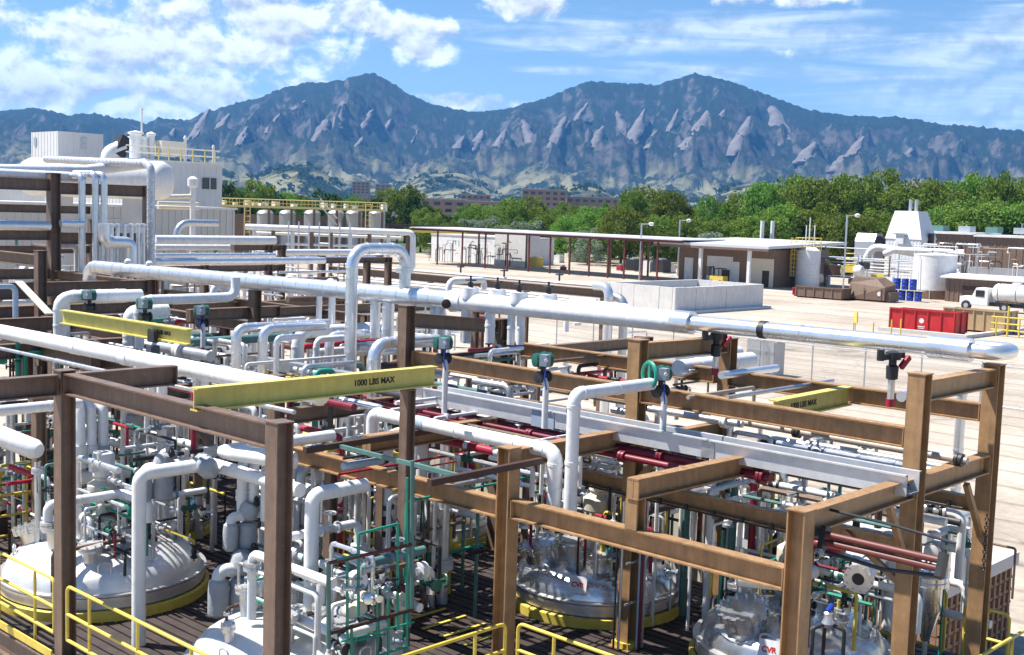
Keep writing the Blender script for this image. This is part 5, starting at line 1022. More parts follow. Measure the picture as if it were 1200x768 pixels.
# white block and goods seen between the shed posts
wb = empty('white_blockhouse', Z(560, 312, GZ), 'low white blockhouse behind the left shed posts', 'building'); a = X(610, 305, 142); b_ = X(505, 300, 142)
MB().sbox(142, 150, a.y, b_.y, GZ, 2.0).build('wall', white2, wb, sharp=0); MB().sbox(141.9, 150.1, a.y - .1, b_.y + .1, 2.003, 2.2).build('parapet', conc, wb, sharp=0); a2 = X(618, 300, 139); MB().sbox(139, 141.8, a2.y, a.y + 3, GZ, 2.9).build('annex', white2, wb, sharp=0)
goods = [(628, 318, ylw, 1.6, 'yellow machine frame'), (640, 312, galv, 1.4, 'grey stacked frames'), (655, 312, white2, 1.3, 'white bundle'), (668, 311, cream, 1.5, 'cream crate'), (683, 310, gold, 1.4, 'amber crate'), (696, 309, cream, 2.0, 'tall cream crate'), (727, 322, redp, .9, 'red cart'), (742, 322, blk, 1.8, 'black machine'), (760, 323, white2, 1.6, 'white cabinet'), (775, 324, blk, 2.0, 'tall black machine'), (660, 322, redp, .7, 'small red pump'), (785, 324, galv, 1.3, 'grey cabinet')]
for px, py, m, s_, lb in goods:
    c_ = Z(px, py - 4, GZ); th = empty('stored_goods', (c_.x, c_.y, GZ), lb + ' stored under the open shed', 'goods')
    MB().sbox(c_.x - s_ / 2, c_.x + s_ / 2, c_.y - s_ / 2, c_.y + s_ / 2, GZ + .12, GZ + s_).build('body', m, th, sharp=0); MB().sbox(c_.x - s_ * .55, c_.x + s_ * .55, c_.y - s_ * .55, c_.y + s_ * .55, GZ + .002, GZ + .12).build('pallet', cream, th, sharp=0); MB().box((c_.x, c_.y, GZ + s_ + .12), (s_ * .6, s_ * .4, .23)).build('top_piece', galv, th, sharp=0)
# pipe maze between silo and tank
pmz = empty('pipe_rack', (146, 72, GZ), 'maze of pale pipes and yellow gear between the silo and the white tank', 'pipe rack')
for i in range(9):
    zz_ = random.uniform(-1.6, 3.2); xx_ = 145 + random.uniform(-3, 5); MB().tube([(xx_, 84, zz_), (xx_, 63.5, zz_)], random.choice((.08, .12, .18)), 8).build('long_pipe', random.choice((white2, galv, white2, alu)), pmz)
for i in range(16):
    xx_ = 143 + random.uniform(-2, 6); yy = random.uniform(65, 82.5); MB().tube([(xx_, yy, GZ), (xx_, yy, random.uniform(0, 3.4))], random.choice((.07, .1, .22)), 8).build('upright', random.choice((white2, galv, steelM, cream, ltblue)), pmz)
for i in range(9):
    xx_ = 141 + random.uniform(-2, 4); yy = random.uniform(65, 81); MB().box((xx_, yy, GZ + random.uniform(.5, 3.2)), (random.uniform(.6, 1.6), random.uniform(.6, 1.8), random.uniform(.5, 1.4))).build('equipment_box', random.choice((white2, ylw, rust, blk, cream, galv)), pmz, sharp=0)
for yy, zz_ in ((76.6, .2), (73.8, .3), (79.5, -1)): MB().lathe([(.2, -.7), (.6, -.5), (.75, 0), (.6, .5), (.2, .7)], (141.5, yy, zz_), (0, 1, 0), 16).build('small_vessel', white2, pmz)
MB().tube([(150, 70, 2.6), (148.5, 75.6, 3.3), (148.5, 76.8, 1.0)], .5, 12, 1.2).build('fat_duct', white2, pmz); MB().tube([(150, 64, 3.0), (147.8, 72.2, 3.0), (147.8, 73.6, 2.4)], .42, 12, 1.0).build('fat_duct', white2, pmz)
for hh in (1.2, 1.9, 2.6): MB().ring((142, 75.2, hh - .2), (0, 0, 1), .7, .06, 12).build('cage_hoop', ylw, pmz)

# ================================================================== left background buildings
lb_ = empty('corrugated_building', (42, 73, GZ), 'pale grey corrugated low building behind the tall brown rack', 'building')
corrugated(lb_, 30, 48.35, 73.05, 84, GZ, 5.8, mat('beige_corrugated', (.54, .53, .49), .6, var=.06, scale=1, dirt=.08), .5, prop=.05)
MB().sbox(29.9, 48.5, 72.9, 84.1, 5.803, 5.95).build('roof_cap', white2, lb_, sharp=0)
gb = empty('grey_building', (55, 90, GZ), 'pale grey windowed building behind the white horizontal tank', 'building'); a = D(260, 236, 100); g0 = Y(150, 200, a.y).x
corrugated(gb, g0, a.x, a.y, a.y + 14, GZ, 9.35, mat('light_grey_cladding', (.62, .63, .63), .6, var=.05, scale=1), .55, prop=.02)
MB().sbox(g0 - .1, a.x + .1, a.y - .12, a.y + 14.1, 9.353, 9.5).build('roof_cap', white2, gb, sharp=0)
wa, wb_ = Y(237, 215, a.y), Y(253, 215, a.y); wd_ = MB().sbox(wa.x, wb_.x, a.y - .1, a.y - .024, wa.z - .45, wa.z + .45).build('window', glass, gb, sharp=0); MB().sbox((wa.x + wb_.x) / 2 - .04, (wa.x + wb_.x) / 2 + .04, a.y - .14, a.y - .102, wa.z - .45, wa.z + .45).build('mullion', galv, wd_, sharp=0)
for px in (186, 198, 212, 226, 240, 252): q_ = Y(px, 188, a.y + .3); MB().tube([(q_.x, q_.y, 9.5), (q_.x, q_.y, 10.5)], .05, 6).build('rail_post', ylw, gb)
for hh in (10.0, 10.5): MB().tube([(g0, a.y + .3, hh), (a.x - .1, a.y + .3, hh)], .05, 6).build('roof_rail', cream, gb)
for px, zt_, r_ in ((159, 11.6, .5), (168, 11.3, .35), (177, 11.6, .3), (166, 13.5, .08), (217, 11.5, .12), (250, 10.9, .1)): q_ = Y(px, 190, a.y + 4); MB().lathe([(r_, 9.3), (r_, zt_), (r_ * 1.3, zt_ + .02), (r_ * 1.3, zt_ + .15), (.05, zt_ + .3)], (q_.x, q_.y, 0), n=12).build('roof_vent', white2, gb)
q_ = Y(196, 188, a.y + 4); MB().box((q_.x, q_.y, 10.6), (2.2, 2, 1.2)).build('roof_unit', cream, gb, sharp=0)
wbx = empty('white_box_building', (60, 115, GZ), 'tall white box shaped building rising at the far left', 'building'); a = D(68, 192, 125); e1 = Y(121, 180, a.y); e2 = X(37, 180, a.x)
corrugated(wbx, a.x, e1.x, a.y, e2.y, GZ, D(68, 154, 125).z, mat('white_cladding', (.66, .66, .65), .6, var=.04, scale=1), .7, prop=.03)
for px, py in ((98, 164), (98, 172)): q_ = Y(px, py, a.y); MB().sbox(q_.x - .3, q_.x + .3, a.y - .1, a.y - .033, q_.z - .25, q_.z + .25).build('louvre', galv, wbx, sharp=0)
q_ = X(42, 166, a.x); MB().sbox(a.x - .1, a.x - .033, q_.y - .3, q_.y + .3, q_.z - .4, q_.z + .4).build('louvre', galv, wbx, sharp=0)
lowr = empty('flat_roof_building', (50, 110, GZ), 'long flat white roof behind the tall brown rack at the far left', 'building'); a = Y(-30, 200, 105); b_ = Y(150, 196, 105)
MB().sbox(a.x, b_.x, 105, 120, GZ, 8.7).build('wall', white2, lowr, sharp=0); MB().sbox(a.x - .2, b_.x + .2, 104.8, 120.2, 8.703, 9.0).build('roof_slab', white2, lowr, sharp=0)
for px, r_, h_ in ((127, .7, 1.6), (135, .5, 2.2)): q_ = Y(px, 190, 106); MB().tube([(q_.x, q_.y, 8.7), (q_.x, q_.y, 9 + h_), (q_.x + 1.5, q_.y, 9.6 + h_)], r_, 10, .8).build('duct', white2, lowr)
q_ = Y(140, 168, 106); MB().obox(q_ + V((-.3, 0, -1.2)), q_ + V((.5, 0, .6)), 1.3, 1.1).build('black_hood', blk, lowr, sharp=0)
# horizontal tank
ht_ = empty('horizontal_tank', (31, 55, 7), 'white horizontal tank with domed end above the corrugated building', 'tank')
e_ = D(192, 212, 62); MB().lathe([(.05, -.42), (.5, -.36), (.85, -.18), (1.0, .1), (1.0, 7.4), (.85, 7.7), (.05, 7.95)], e_, (-.55, .83, 0), 32).build('shell', white2, ht_)
for d_ in (1.6, 5.8): c_ = e_ + V((-.55, .83, 0)) * d_; MB().box((c_.x, c_.y, (c_.z - .8 + GZ) / 2), (.4, 1.2, c_.z - .8 - GZ), R(33)).build('saddle', conc, ht_, sharp=0)
q_ = D(226, 210, 70); cyp = empty('filter_column', (q_.x, q_.y, GZ), 'small white column with hood in front of the grey building', 'filter'); MB().lathe([(.16, 0), (.16, q_.z - GZ - .5), (.3, q_.z - GZ - .4), (.3, q_.z - GZ), (.1, q_.z - GZ + .15)], (q_.x, q_.y, GZ), n=14).build('body', white2, cyp); MB().tube([q_ + V((0, 0, -1)), q_ + V((-3.4, 1.2, -1.2))], .14, 10).build('branch_pipe', cream, cyp)
for i, (py, lb) in enumerate(((238, 'upper'), (243, 'lower'))): hpipe(185, py, 66 + i, 232, .12, cream, lb + ' cream pipe along the corrugated roof', SP, 0)
# row of grey tanks under a yellow-railed platform
tf = [(311, 'first'), (337, 'second'), (366, 'third'), (394, 'fourth'), (415, 'fifth'), (442, 'sixth')]
for px, nm in tf:
    p = D(px, 246, 190); th = empty('grey_tank', (p.x, p.y, GZ), nm + ' from the left in the row of grey tanks under the yellow railed platform', 'tank', 'grey tanks in a row')
    MB().lathe([(1.3, 0), (1.3, p.z - GZ - .5), (1.0, p.z - GZ - .15), (.3, p.z - GZ)], (p.x, p.y, GZ), n=20).build('shell', mat('grey_tank_steel', (.42, .44, .45), .4, .5, dirt=.15), th); MB().ring((p.x, p.y, p.z - .6), (0, 0, 1), 1.32, .06, 20).build('hoop', galv, th)
pyl = mat('faded_yellow_paint', (.6, .5, .2), .6, dirt=.2)
pf = empty('yellow_platform', (130, 150, GZ), 'long yellow railed platform over the row of grey tanks', 'platform')
a, b_ = D(258, 241, 187), D(452, 247, 187); dr = (b_ - a).normalized()
MB().obox(a, b_, 3.2, .35).build('platform_deck', pyl, pf, sharp=0)
bw0, bw1 = D(262, 262, 198), D(450, 267, 198); MB().obox(V((bw0.x, bw0.y, 1.2)), V((bw1.x, bw1.y, 1.2)), .4, 6.8).build('back_wall', steelM, pf, sharp=0)
for hh in (.6, 1.15): 
    for sd_ in (-1.5, 1.5): n_ = V((-dr.y, dr.x, 0)) * sd_; MB().tube([a + n_ + V((0, 0, hh)), b_ + n_ + V((0, 0, hh))], .06, 6).build('rail', pyl, pf)
for f_ in np.linspace(0, 1, 24):
    for sd_ in (-1.5, 1.5): c_ = a.lerp(b_, f_) + V((-dr.y, dr.x, 0)) * sd_; MB().tube([c_, c_ + V((0, 0, 1.15))], .05, 6).build('rail_post', pyl, pf)
for f_ in np.linspace(.02, .98, 8): c_ = a.lerp(b_, f_); MB().sbox(c_.x - .14, c_.x + .14, c_.y - .14, c_.y + .14, GZ, c_.z - .2).build('leg', steelL, pf, sharp=0)
for px, py0, py1 in ((290, 235, 262), (432, 240, 268)): 
    for o_ in (-.3, .3): p = D(px, py0, 184); MB().tube([p + V((o_, -o_, 0)), V((p.x + o_, p.y - o_, GZ))], .09, 6).build('ladder_rail', pyl, pf)
    for k_ in range(10): p = D(px, py0, 184) - V((0, 0, .8 * k_)); MB().tube([p + V((-.3, .3, 0)), p + V((.3, -.3, 0))], .05, 6).build('rung', pyl, pf)
s0, s1 = D(375, 238, 184), D(395, 264, 184)
for o_ in (0, 1.0): MB().tube([s0 + V((0, 0, -.3 + o_)), s1 + V((0, 0, o_))], .1, 6).build('stair_string', cream, pf)
for i in range(14): c_ = a.lerp(b_, random.random()) + V((0, 0, .4)); MB().box(c_, (random.uniform(.4, 1), random.uniform(.4, 1), random.uniform(.4, 1.2))).build('platform_gear', random.choice((white2, galv, cream)), pf, sharp=0)
# far gantry behind the shed
gt = empty('gantry', (150, 160, GZ), 'low rust and yellow gantry behind the open shed at centre', 'gantry'); a, b_ = D(445, 264, 215), D(568, 268, 215)
MB().obox(a, b_, .8, .5).build('girder', rust, gt, sharp=0); MB().obox(a + V((0, 0, -.9)), b_ + V((0, 0, -.9)), .6, .4).build('girder', ylw, gt, sharp=0)
for f_ in np.linspace(0, 1, 7): c_ = a.lerp(b_, f_); MB().sbox(c_.x - .15, c_.x + .15, c_.y - .15, c_.y + .15, GZ, c_.z - .25).build('leg', rust, gt, sharp=0)
for f_ in (.35, .6, .85): c_ = a.lerp(b_, f_); MB().tube([c_ + V((-.8, .8, -1.4)), c_ + V((.5, -.5, .2))], .1, 6).build('brace', white2, gt)
# brick buildings of the town beyond
brick = mat('red_brick_far', (.42, .25, .2), .9, var=.15, scale=.4)
def town(px0, px1, pyt, dep, m, label, rows=2, flat=True, name='brick_building', roofm=None, hgt=None):
    a = D(px0, pyt, dep); b_ = D(px1, pyt, dep); d = (b_ - a); ln = math.hypot(d.x, d.y); d = V((d.x, d.y, 0)).normalized(); n_ = V((-d.y, d.x, 0)); 
    th = empty(name, (a.x, a.y, GZ), label, 'building'); dpt = min(30, ln * .5); zt_ = min(a.z, b_.z)
    cc_ = (a + b_) / 2 + n_ * dpt / 2; rz = math.atan2(d.y, d.x)
    MB().box((cc_.x, cc_.y, (zt_ + GZ) / 2), (ln, dpt, zt_ - GZ), rz).build('wall', m, th, sharp=0)
    MB().box((cc_.x, cc_.y, zt_ + .25), (ln + .6, dpt + .6, .5), rz).build('roof', roofm or conc, th, sharp=0)
    nw = max(3, int(ln / 5)); 
    for r_ in range(rows):
        for k_ in range(nw):
            c_ = a + d * ln * (k_ + .5) / nw - n_ * .06; MB().box((c_.x, c_.y, zt_ - 2.2 - r_ * 3.6), (ln / nw * .55, .1, 1.7), rz).build('window', glass, th, sharp=0)
    return th
town(492, 546, 233, 640, brick, 'brick building with window rows at centre behind the trees', 3)
town(546, 590, 236, 640, brick, 'lower brick wing right of the windowed brick building', 2)
town(612, 664, 222, 820, brick, 'tall brick block with flat roof above the trees at centre', 3); town(664, 735, 231, 840, brick, 'long brick hall with pale blue roof above the trees', 1, roofm=ltblue)
town(413, 433, 213, 1500, mat('pink_brick_far', (.4, .26, .22), .9), 'pair of pinkish towers far behind the yellow platform', 4); town(440, 458, 216, 1500, mat('pink_brick_far', (.4, .26, .22)), 'second pinkish block far behind the yellow platform', 3)
town(455, 490, 250, 420, white2, 'low white building left of the brick one', 1, name='white_building'); town(540, 575, 228, 1100, brick, 'far red roofed block above the brick wing', 1)
town(835, 850, 234, 1300, brick, 'small reddish roof glimpsed above the trees at right centre', 1)
for i, px in enumerate((120, 300, 620, 760, 905)): town(px, px + 22, 226 + px * .02, 1900 + 60 * i, white2, ('far pale house row below the foothills, ' + ('behind the roof ducts', 'above the yellow platform', 'left of the brick block', 'above the shed', 'above the white silo')[i]), 1, name='far_house')
# ================================================================== trees
def leafmat(name, c0, c1, tr=.35):
    m = bpy.data.materials.new(name); m.use_nodes = True; t = m.node_tree; t.nodes.remove(t.nodes['Principled BSDF'])
    g = nd(t, 'ShaderNodeNewGeometry'); oi = nd(t, 'ShaderNodeObjectInfo')
    nz = nd(t, 'ShaderNodeTexNoise', Scale=.45, Detail=4, Roughness=.7); t.links.new(g.outputs['Position'], nz.inputs['Vector'])
    mr = nd(t, 'ShaderNodeMapRange'); mr.inputs[1].default_value = .3; mr.inputs[2].default_value = .7; t.links.new(nz.outputs[0], mr.inputs[0])
    mx_ = nd(t, 'ShaderNodeMix', data_type='RGBA'); mx_.inputs['A'].default_value = (*c0, 1); mx_.inputs['B'].default_value = (*c1, 1); t.links.new(mr.outputs[0], mx_.inputs['Factor'])
    hs_ = nd(t, 'ShaderNodeHueSaturation'); mh = nd(t, 'ShaderNodeMapRange'); mh.inputs[3].default_value = .465; mh.inputs[4].default_value = .525; t.links.new(oi.outputs['Random'], mh.inputs[0]); t.links.new(mh.outputs[0], hs_.inputs['Hue'])
    mv = nd(t, 'ShaderNodeMapRange'); mv.inputs[3].default_value = .85; mv.inputs[4].default_value = 1.55; t.links.new(oi.outputs['Random'], mv.inputs[0]); t.links.new(mv.outputs[0], hs_.inputs['Value'])
    t.links.new(mx_.outputs['Result'], hs_.inputs['Color'])
    df = nd(t, 'ShaderNodeBsdfDiffuse'); tl = nd(t, 'ShaderNodeBsdfTranslucent'); t.links.new(hs_.outputs[0], df.inputs[0]); t.links.new(hs_.outputs[0], tl.inputs[0])
    ms = nd(t, 'ShaderNodeMixShader'); ms.inputs[0].default_value = tr; t.links.new(df.outputs[0], ms.inputs[1]); t.links.new(tl.outputs[0], ms.inputs[2]); t.links.new(ms.outputs[0], t.nodes['Material Output'].inputs[0]); return m
leafA = leafmat('green_leaves', (.06, .125, .02), (.21, .31, .06))
leafB = leafmat('silver_leaves', (.15, .20, .14), (.26, .32, .23))
leafC = leafmat('dark_leaves', (.022, .055, .018), (.06, .11, .03))
bark = mat('tree_bark', (.12, .085, .06), .9, var=.3, scale=3, bump=.5)
def crown_mesh(name, seed, clumps, leaves, size, m, lowc=.16, shape=1.0):
    r_ = np.random.default_rng(seed); P = []
    for k_ in range(clumps):
        th = r_.uniform(0, 2 * np.pi); u_ = r_.uniform(-.9, 1); rad = r_.uniform(.55, 1.0) ** .6
        cz = u_; cr_ = math.sqrt(max(0, 1 - u_ * u_ * .9)) * rad
        bumpy = 1 + .25 * math.sin(3 * th + seed) + r_.uniform(-.12, .2)
        c_ = np.array([math.cos(th) * cr_ * .42 * bumpy, math.sin(th) * cr_ * .42 * bumpy, lowc + (1 - lowc) * .5 + cz * (1 - lowc) * .47 * (1 if cz < 0 else r_.uniform(.75, 1.06))])
        cs_ = r_.uniform(.075, .135); q_ = r_.normal(size=(leaves, 3)); q_ /= np.linalg.norm(q_, axis=1)[:, None]; q_ *= r_.uniform(.35, 1, (leaves, 1)) ** .5
        P.append(c_ + q_ * np.array([cs_, cs_, cs_ * .72]))
    P = np.concatenate(P); n = len(P)
    a = r_.normal(size=(n, 3)); a /= np.linalg.norm(a, axis=1)[:, None]; b_ = r_.normal(size=(n, 3)); b_ -= a * (a * b_).sum(1)[:, None]; b_ /= np.linalg.norm(b_, axis=1)[:, None]
    s_ = r_.uniform(.6, 1.3, (n, 1)) * size
    vs = np.stack([P - a * s_, P - b_ * s_ * .6, P + a * s_, P + b_ * s_ * .6], 1).reshape(-1, 3)
    me = bpy.data.meshes.new(name); me.from_pydata(vs.tolist(), [], np.arange(4 * n).reshape(-1, 4).tolist()); me.materials.append(m); return me
def trunk_mesh(seed):
    r_ = random.Random(seed); b_ = MB(); top_ = V((r_.uniform(-.03, .03), r_.uniform(-.03, .03), .62))
    b_.lathe([(.034, 0), (.024, .06), (.02, .3), (.009, .66)], (0, 0, 0), top_, 8)
    for k_ in range(6):
        t_ = r_.uniform(0, 6.28); z_ = r_.uniform(.2, .5); p = top_ * (z_ / .62); q_ = p + V((math.cos(t_) * .2, math.sin(t_) * .2, r_.uniform(.12, .28))); b_.lathe([(.011, 0), (.003, (q_ - p).length)], p, q_ - p, 6)
    return b_.mesh('trunk', bark)
TV = [(crown_mesh('crown', 10 + i, 105, 80, .02, leafA, .1), trunk_mesh(i)) for i in range(5)]
TS = [(crown_mesh('crown', 30 + i, 55, 80, .022, leafB, .05), trunk_mesh(20 + i)) for i in range(2)]
TD = [(crown_mesh('crown', 40 + i, 45, 45, .034, leafC, .05), trunk_mesh(30 + i)) for i in range(3)]
def tree(px, pyt, dep, var, wd, label, group, name='deciduous_tree'):
    p = D(px, pyt, dep); h_ = (p.z - GZ) * random.uniform(.88, 1.05); cm, tm = var; rz = random.uniform(0, 6.28)
    th = empty(name, (p.x, p.y, GZ), label, 'tree', group)
    put('crown', cm, th, (0, 0, 0), rz, (h_ * wd, h_ * wd, h_)); put('trunk', tm, th, (0, 0, 0), rz, (h_, h_, h_))
ORD = 'first second third fourth fifth sixth seventh eighth ninth tenth eleventh twelfth thirteenth fourteenth fifteenth sixteenth seventeenth eighteenth nineteenth twentieth'.split(); ORD += ['twenty-' + w_ for w_ in ORD[:9]] + ['thirtieth', 'thirty-first']
G1 = 'green trees lining the far side of the yard'
front = [(545, 236, 262), (578, 244, 270), (600, 228, 255), (625, 243, 262), (652, 241, 240), (678, 242, 250), (700, 240, 235), (722, 240, 240), (742, 217, 225), (762, 222, 240), (785, 224, 235), (806, 232, 240), (830, 228, 230), (852, 234, 236), (874, 226, 232), (895, 214, 228), (915, 208, 240), (936, 206, 232), (955, 213, 225), (975, 207, 236), (996, 208, 226), (1016, 206, 240), (1034, 203, 236), (1058, 206, 228), (1084, 212, 235), (1104, 210, 225), (1124, 203, 232), (1147, 196, 226), (1170, 206, 220), (1190, 212, 226), (1212, 206, 232)]
for i, (px, py, dp) in enumerate(front): tree(px, py, dp, TV[i % 5], random.uniform(.52, .95), 'bushy green tree, ' + ORD[i] + ' from the left in the tall row beyond the yard', G1)
mid = [(690, 248, 215), (730, 246, 205), (770, 248, 208), (808, 250, 205), (845, 252, 205), (880, 246, 203), (912, 244, 200), (945, 240, 202), (972, 242, 198), (1000, 238, 204), (1028, 244, 215), (1110, 238, 205), (1145, 234, 200), (1180, 240, 200), (1205, 236, 198), (665, 252, 220), (640, 254, 228), (505, 243, 300), (562, 240, 280), (590, 236, 290), (664, 236, 270), (618, 233, 300)]
mo_ = sorted(range(len(mid)), key=lambda k_: mid[k_][0])
for i, (px, py, dp) in enumerate(mid): tree(px, py, dp, TV[(i + 2) % 5], random.uniform(.85, 1.15), 'lower rounded green tree, ' + ORD[mo_.index(i)] + ' from the left before the tall row', 'lower green trees before the tall row')
for i, (px, py, dp) in enumerate(((575, 254, 240), (610, 256, 232), (628, 260, 226), (836, 268, 195), (690, 268, 205), (548, 258, 250))): tree(px, py, dp, TS[i % 2], 1.2, 'silvery grey green bush ' + ('under the brick wing', 'left of the shed middle', 'nearest the shed roof', 'behind the canopy roof', 'over the long shed roof', 'left of the brick building')[i], 'silvery bushes before the trees', 'silvery_bush')
for i, (px, py, dp) in enumerate(((270, 207, 250), (284, 212, 260), (300, 211, 255), (318, 216, 270), (336, 222, 280), (355, 226, 290), (378, 222, 300), (398, 226, 300), (418, 226, 310), (440, 225, 300), (458, 222, 310), (476, 218, 300), (488, 226, 280), (494, 240, 240), (507, 250, 230), (520, 252, 235), (530, 258, 225))): tree(px, py, dp, TV[i % 5] if i % 3 else TD[i % 3], random.uniform(.65, .9), 'green tree, ' + ORD[i] + ' from the left behind the yellow railed platform', 'trees behind the yellow platform')
rg_ = random.Random(5)
for i in range(190):
    dp = 480 * (2600 / 480) ** rg_.random(); px = rg_.uniform(-30, 1230); hy = 249 + .032 * (px - 600)
    if dp < 950 and 478 < px < 745: continue
    hgt = rg_.uniform(8, 17); pyt = hy + (CAM.z - (GZ + hgt)) / dp * F_PX
    tree(px, pyt, dp, TD[i % 3], rg_.uniform(1.1, 2.2), 'small dark tree on the plain below the mountains', 'distant trees on the plain')
fw_ = crown_mesh('far_wood', 99, 10, 10, .03, leafC)
pts = []; r_ = np.random.default_rng(12)
for i in range(2600):
    dp = r_.uniform(1500, 4300); px = r_.uniform(-60, 1260); d = ray(px, 250); hx_ = math.hypot(d.x, d.y); pts.append((d.x / hx_ * dp, d.y / hx_ * dp, dp, r_.uniform(9, 20)))
vs, fs = [], []
for x, y, dp, s_ in pts:
    a_ = math.atan2(y, x); i_ = int(np.clip(np.interp(a_, az, np.arange(NA)), 0, NA - 1)); j_ = int(np.clip(np.searchsorted(rr, dp), 0, NR - 1)); gz = max(GZ, h[j_, i_]) if dp > 2600 else GZ
    for k_ in range(7):
        c_ = np.array([x, y, gz + s_ * .35]) + r_.normal(size=3) * np.array([s_ * .45, s_ * .45, s_ * .18]); u_ = r_.normal(size=3); u_ /= np.linalg.norm(u_); v_ = np.cross(u_, r_.normal(size=3)); v_ /= np.linalg.norm(v_); q0 = len(vs)
        for e_ in (-u_, -v_ * .8, u_, v_ * .8): vs.append(tuple(c_ + e_ * s_ * .45))
        fs.append((q0, q0 + 1, q0 + 2, q0 + 3))
me = bpy.data.meshes.new('far_wood'); me.from_pydata(vs, [], fs); me.materials.append(leafC)
o = bpy.data.objects.new('far_wood', me); COL.objects.link(o); tag(o, 'dark scattered woodland over the foothills and plain', 'woodland', kind='stuff')
# grey weeds and shrubs at the far yard edge
# ================================================================== crowded small piping and the rest of the deck gear
rc = random.Random(21)
PALETTE = [white] * 7 + [white2] * 3 + [galv] * 5 + [alu] * 4 + [steelM] * 2 + [grn, redp, maroon, blk, rust, teal, ylw, inox2, inox2]
vb = MB().lathe([(.03, -.16), (.085, -.155), (.085, -.12), (.05, -.1), (.07, 0), (.05, .1), (.085, .12), (.085, .155), (.03, .16)], (0, 0, 0), (1, 0, 0), 12).cyl((0, 0, .04), (0, 0, .22), .03, 8).ring((0, 0, .22), (0, 0, 1), .085, .014, 14, 5).obox((-.085, 0, .22), (.085, 0, .22), .015, .015)
VALVES = [vb.mesh('valve', m) for m in (blk, inox2, mat('grey_blue_paint', (.22, .27, .33)), dgrn)]
fl_me = [MB().lathe([(.05, -.05), (.1, -.048), (.1, -.006), (.096, 0), (.1, .006), (.1, .048), (.05, .05)], (0, 0, 0), (0, 0, 1), 14).mesh('flange', m) for m in (inox2, galv, white2)]
def cluster(label, bx, n, seed, vert=.5, rmax=.1, nvalve=6, zfloor=0, name='pipework', pal=None, alongY=.5):
    x0, x1, y0, y1, z0, z1 = bx; q = random.Random(seed); th = empty(name, ((x0 + x1) / 2, (y0 + y1) / 2, zfloor), label, 'pipework'); nodes = []
    for i in range(n):
        p = V((q.uniform(x0, x1), q.uniform(y0, y1), q.uniform(z0, z1))); r_ = q.choice((.018, .025, .03, .04, .055, .07, .09, .1)); r_ = min(r_, rmax); m = q.choice(pal or PALETTE); pts = []
        if q.random() < vert:
            a = V((p.x, p.y, zfloor)); pts = [a, p]; 
            if q.random() < .75: pts.append(p + (V((q.uniform(.3, 1.2) * q.choice((-1, 1)), 0, 0)) if q.random() > alongY else V((0, q.uniform(.3, 1.6) * q.choice((-1, 1)), 0))))
            if q.random() < .4: pts.append(pts[-1] + V((0, 0, -q.uniform(.25, .8))))
        else:
            ln = q.uniform(.8, 3.2)
            d = V((0, -ln, 0)) if q.random() < alongY else V((ln, 0, 0)); pts = [p, p + d]
            if q.random() < .5: pts.append(pts[-1] + V((0, 0, -q.uniform(.3, 1.1))))
            if q.random() < .5: pts.insert(0, p + V((0, 0, -q.uniform(.3, 1.2))))
        for t_ in pts: t_.x = min(max(t_.x, x0 - .2), x1 + .2); t_.y = min(max(t_.y, y0 - .2), y1 + .2); t_.z = max(t_.z, zfloor)
        pts = [t_ for k_, t_ in enumerate(pts) if k_ == 0 or (t_ - pts[k_ - 1]).length > .06]
        if len(pts) < 2: continue
        MB().tube(pts, r_, 8 if r_ < .05 else 12, r_ * 2, .4 if m == alu else 0).build('pipe', m, th); nodes.append((pts, r_))
    for i in range(nvalve):
        pts, r_ = q.choice(nodes); k_ = q.randrange(len(pts) - 1); c_ = pts[k_].lerp(pts[k_ + 1], q.uniform(.3, .7)); d = pts[k_ + 1] - pts[k_]
        s_ = max(.7, r_ / .06); o = put('valve', q.choice(VALVES), th, c_ - th.location, math.atan2(d.y, d.x) if abs(d.z) < .1 else q.uniform(0, 3), s_)
        if abs(d.z) > .1: o.rotation_euler = (R(90), 0, q.uniform(0, 6.28)) if q.random() < .5 else (0, R(90), q.uniform(0, 6.28))
    for i in range(nvalve):
        pts, r_ = q.choice(nodes); k_ = q.randrange(len(pts) - 1); c_ = pts[k_].lerp(pts[k_ + 1], q.uniform(.15, .85)); d = pts[k_ + 1] - pts[k_]
        o = put('flange', q.choice(fl_me), th, c_ - th.location, 0, max(.4, r_ / .052)); o.rotation_euler = d.to_track_quat('Z', 'Y').to_euler()
    return th
cluster('tangle of small pipes behind the near left column', (8.0, 11.5, 21.3, 25.5, .4, 3.2), 46, 3, .5, .1, 14)
cluster('tangle of pipes and valves around the back left reactor', (10.4, 13.2, 18.3, 22.5, 1.4, 3.0), 34, 4, .55, .09, 12)
cluster('bundle of upright pipes behind the green pipe frame', (11.4, 13.3, 13.4, 17.2, 1.2, 2.9), 34, 5, .85, .09, 10)
cluster('small bore lines above the far dark reactor', (13.8, 16.6, 15.4, 18.6, 1.5, 3.4), 26, 6, .45, .07, 8)
cluster('small bore lines above the tagged reactor', (14.0, 16.4, 10.9, 13.9, 1.35, 3.0), 30, 7, .5, .06, 12)
cluster('crowded upright lines between the two right reactors', (14.6, 16.9, 9.4, 10.8, 1.0, 3.2), 34, 8, .8, .06, 10)
cluster('lines and valves around the bottom right reactor', (13.9, 16.8, 6.9, 9.2, 1.3, 2.4), 22, 9, .5, .06, 10)
cluster('lines running below the middle tan beams', (13.9, 15.7, 6.6, 15.0, 2.3, 3.5), 22, 10, .1, .05, 8, 2.2, alongY=.85)
cluster('white pipes crowded under the header left of the tall loop', (12.0, 16.0, 18.5, 28.5, 2.3, 3.6), 54, 11, .35, .12, 12, 1.0, pal=[white, white, white2, alu, alu, alu, galv, steelM, teal, redp, blk], alongY=.45)
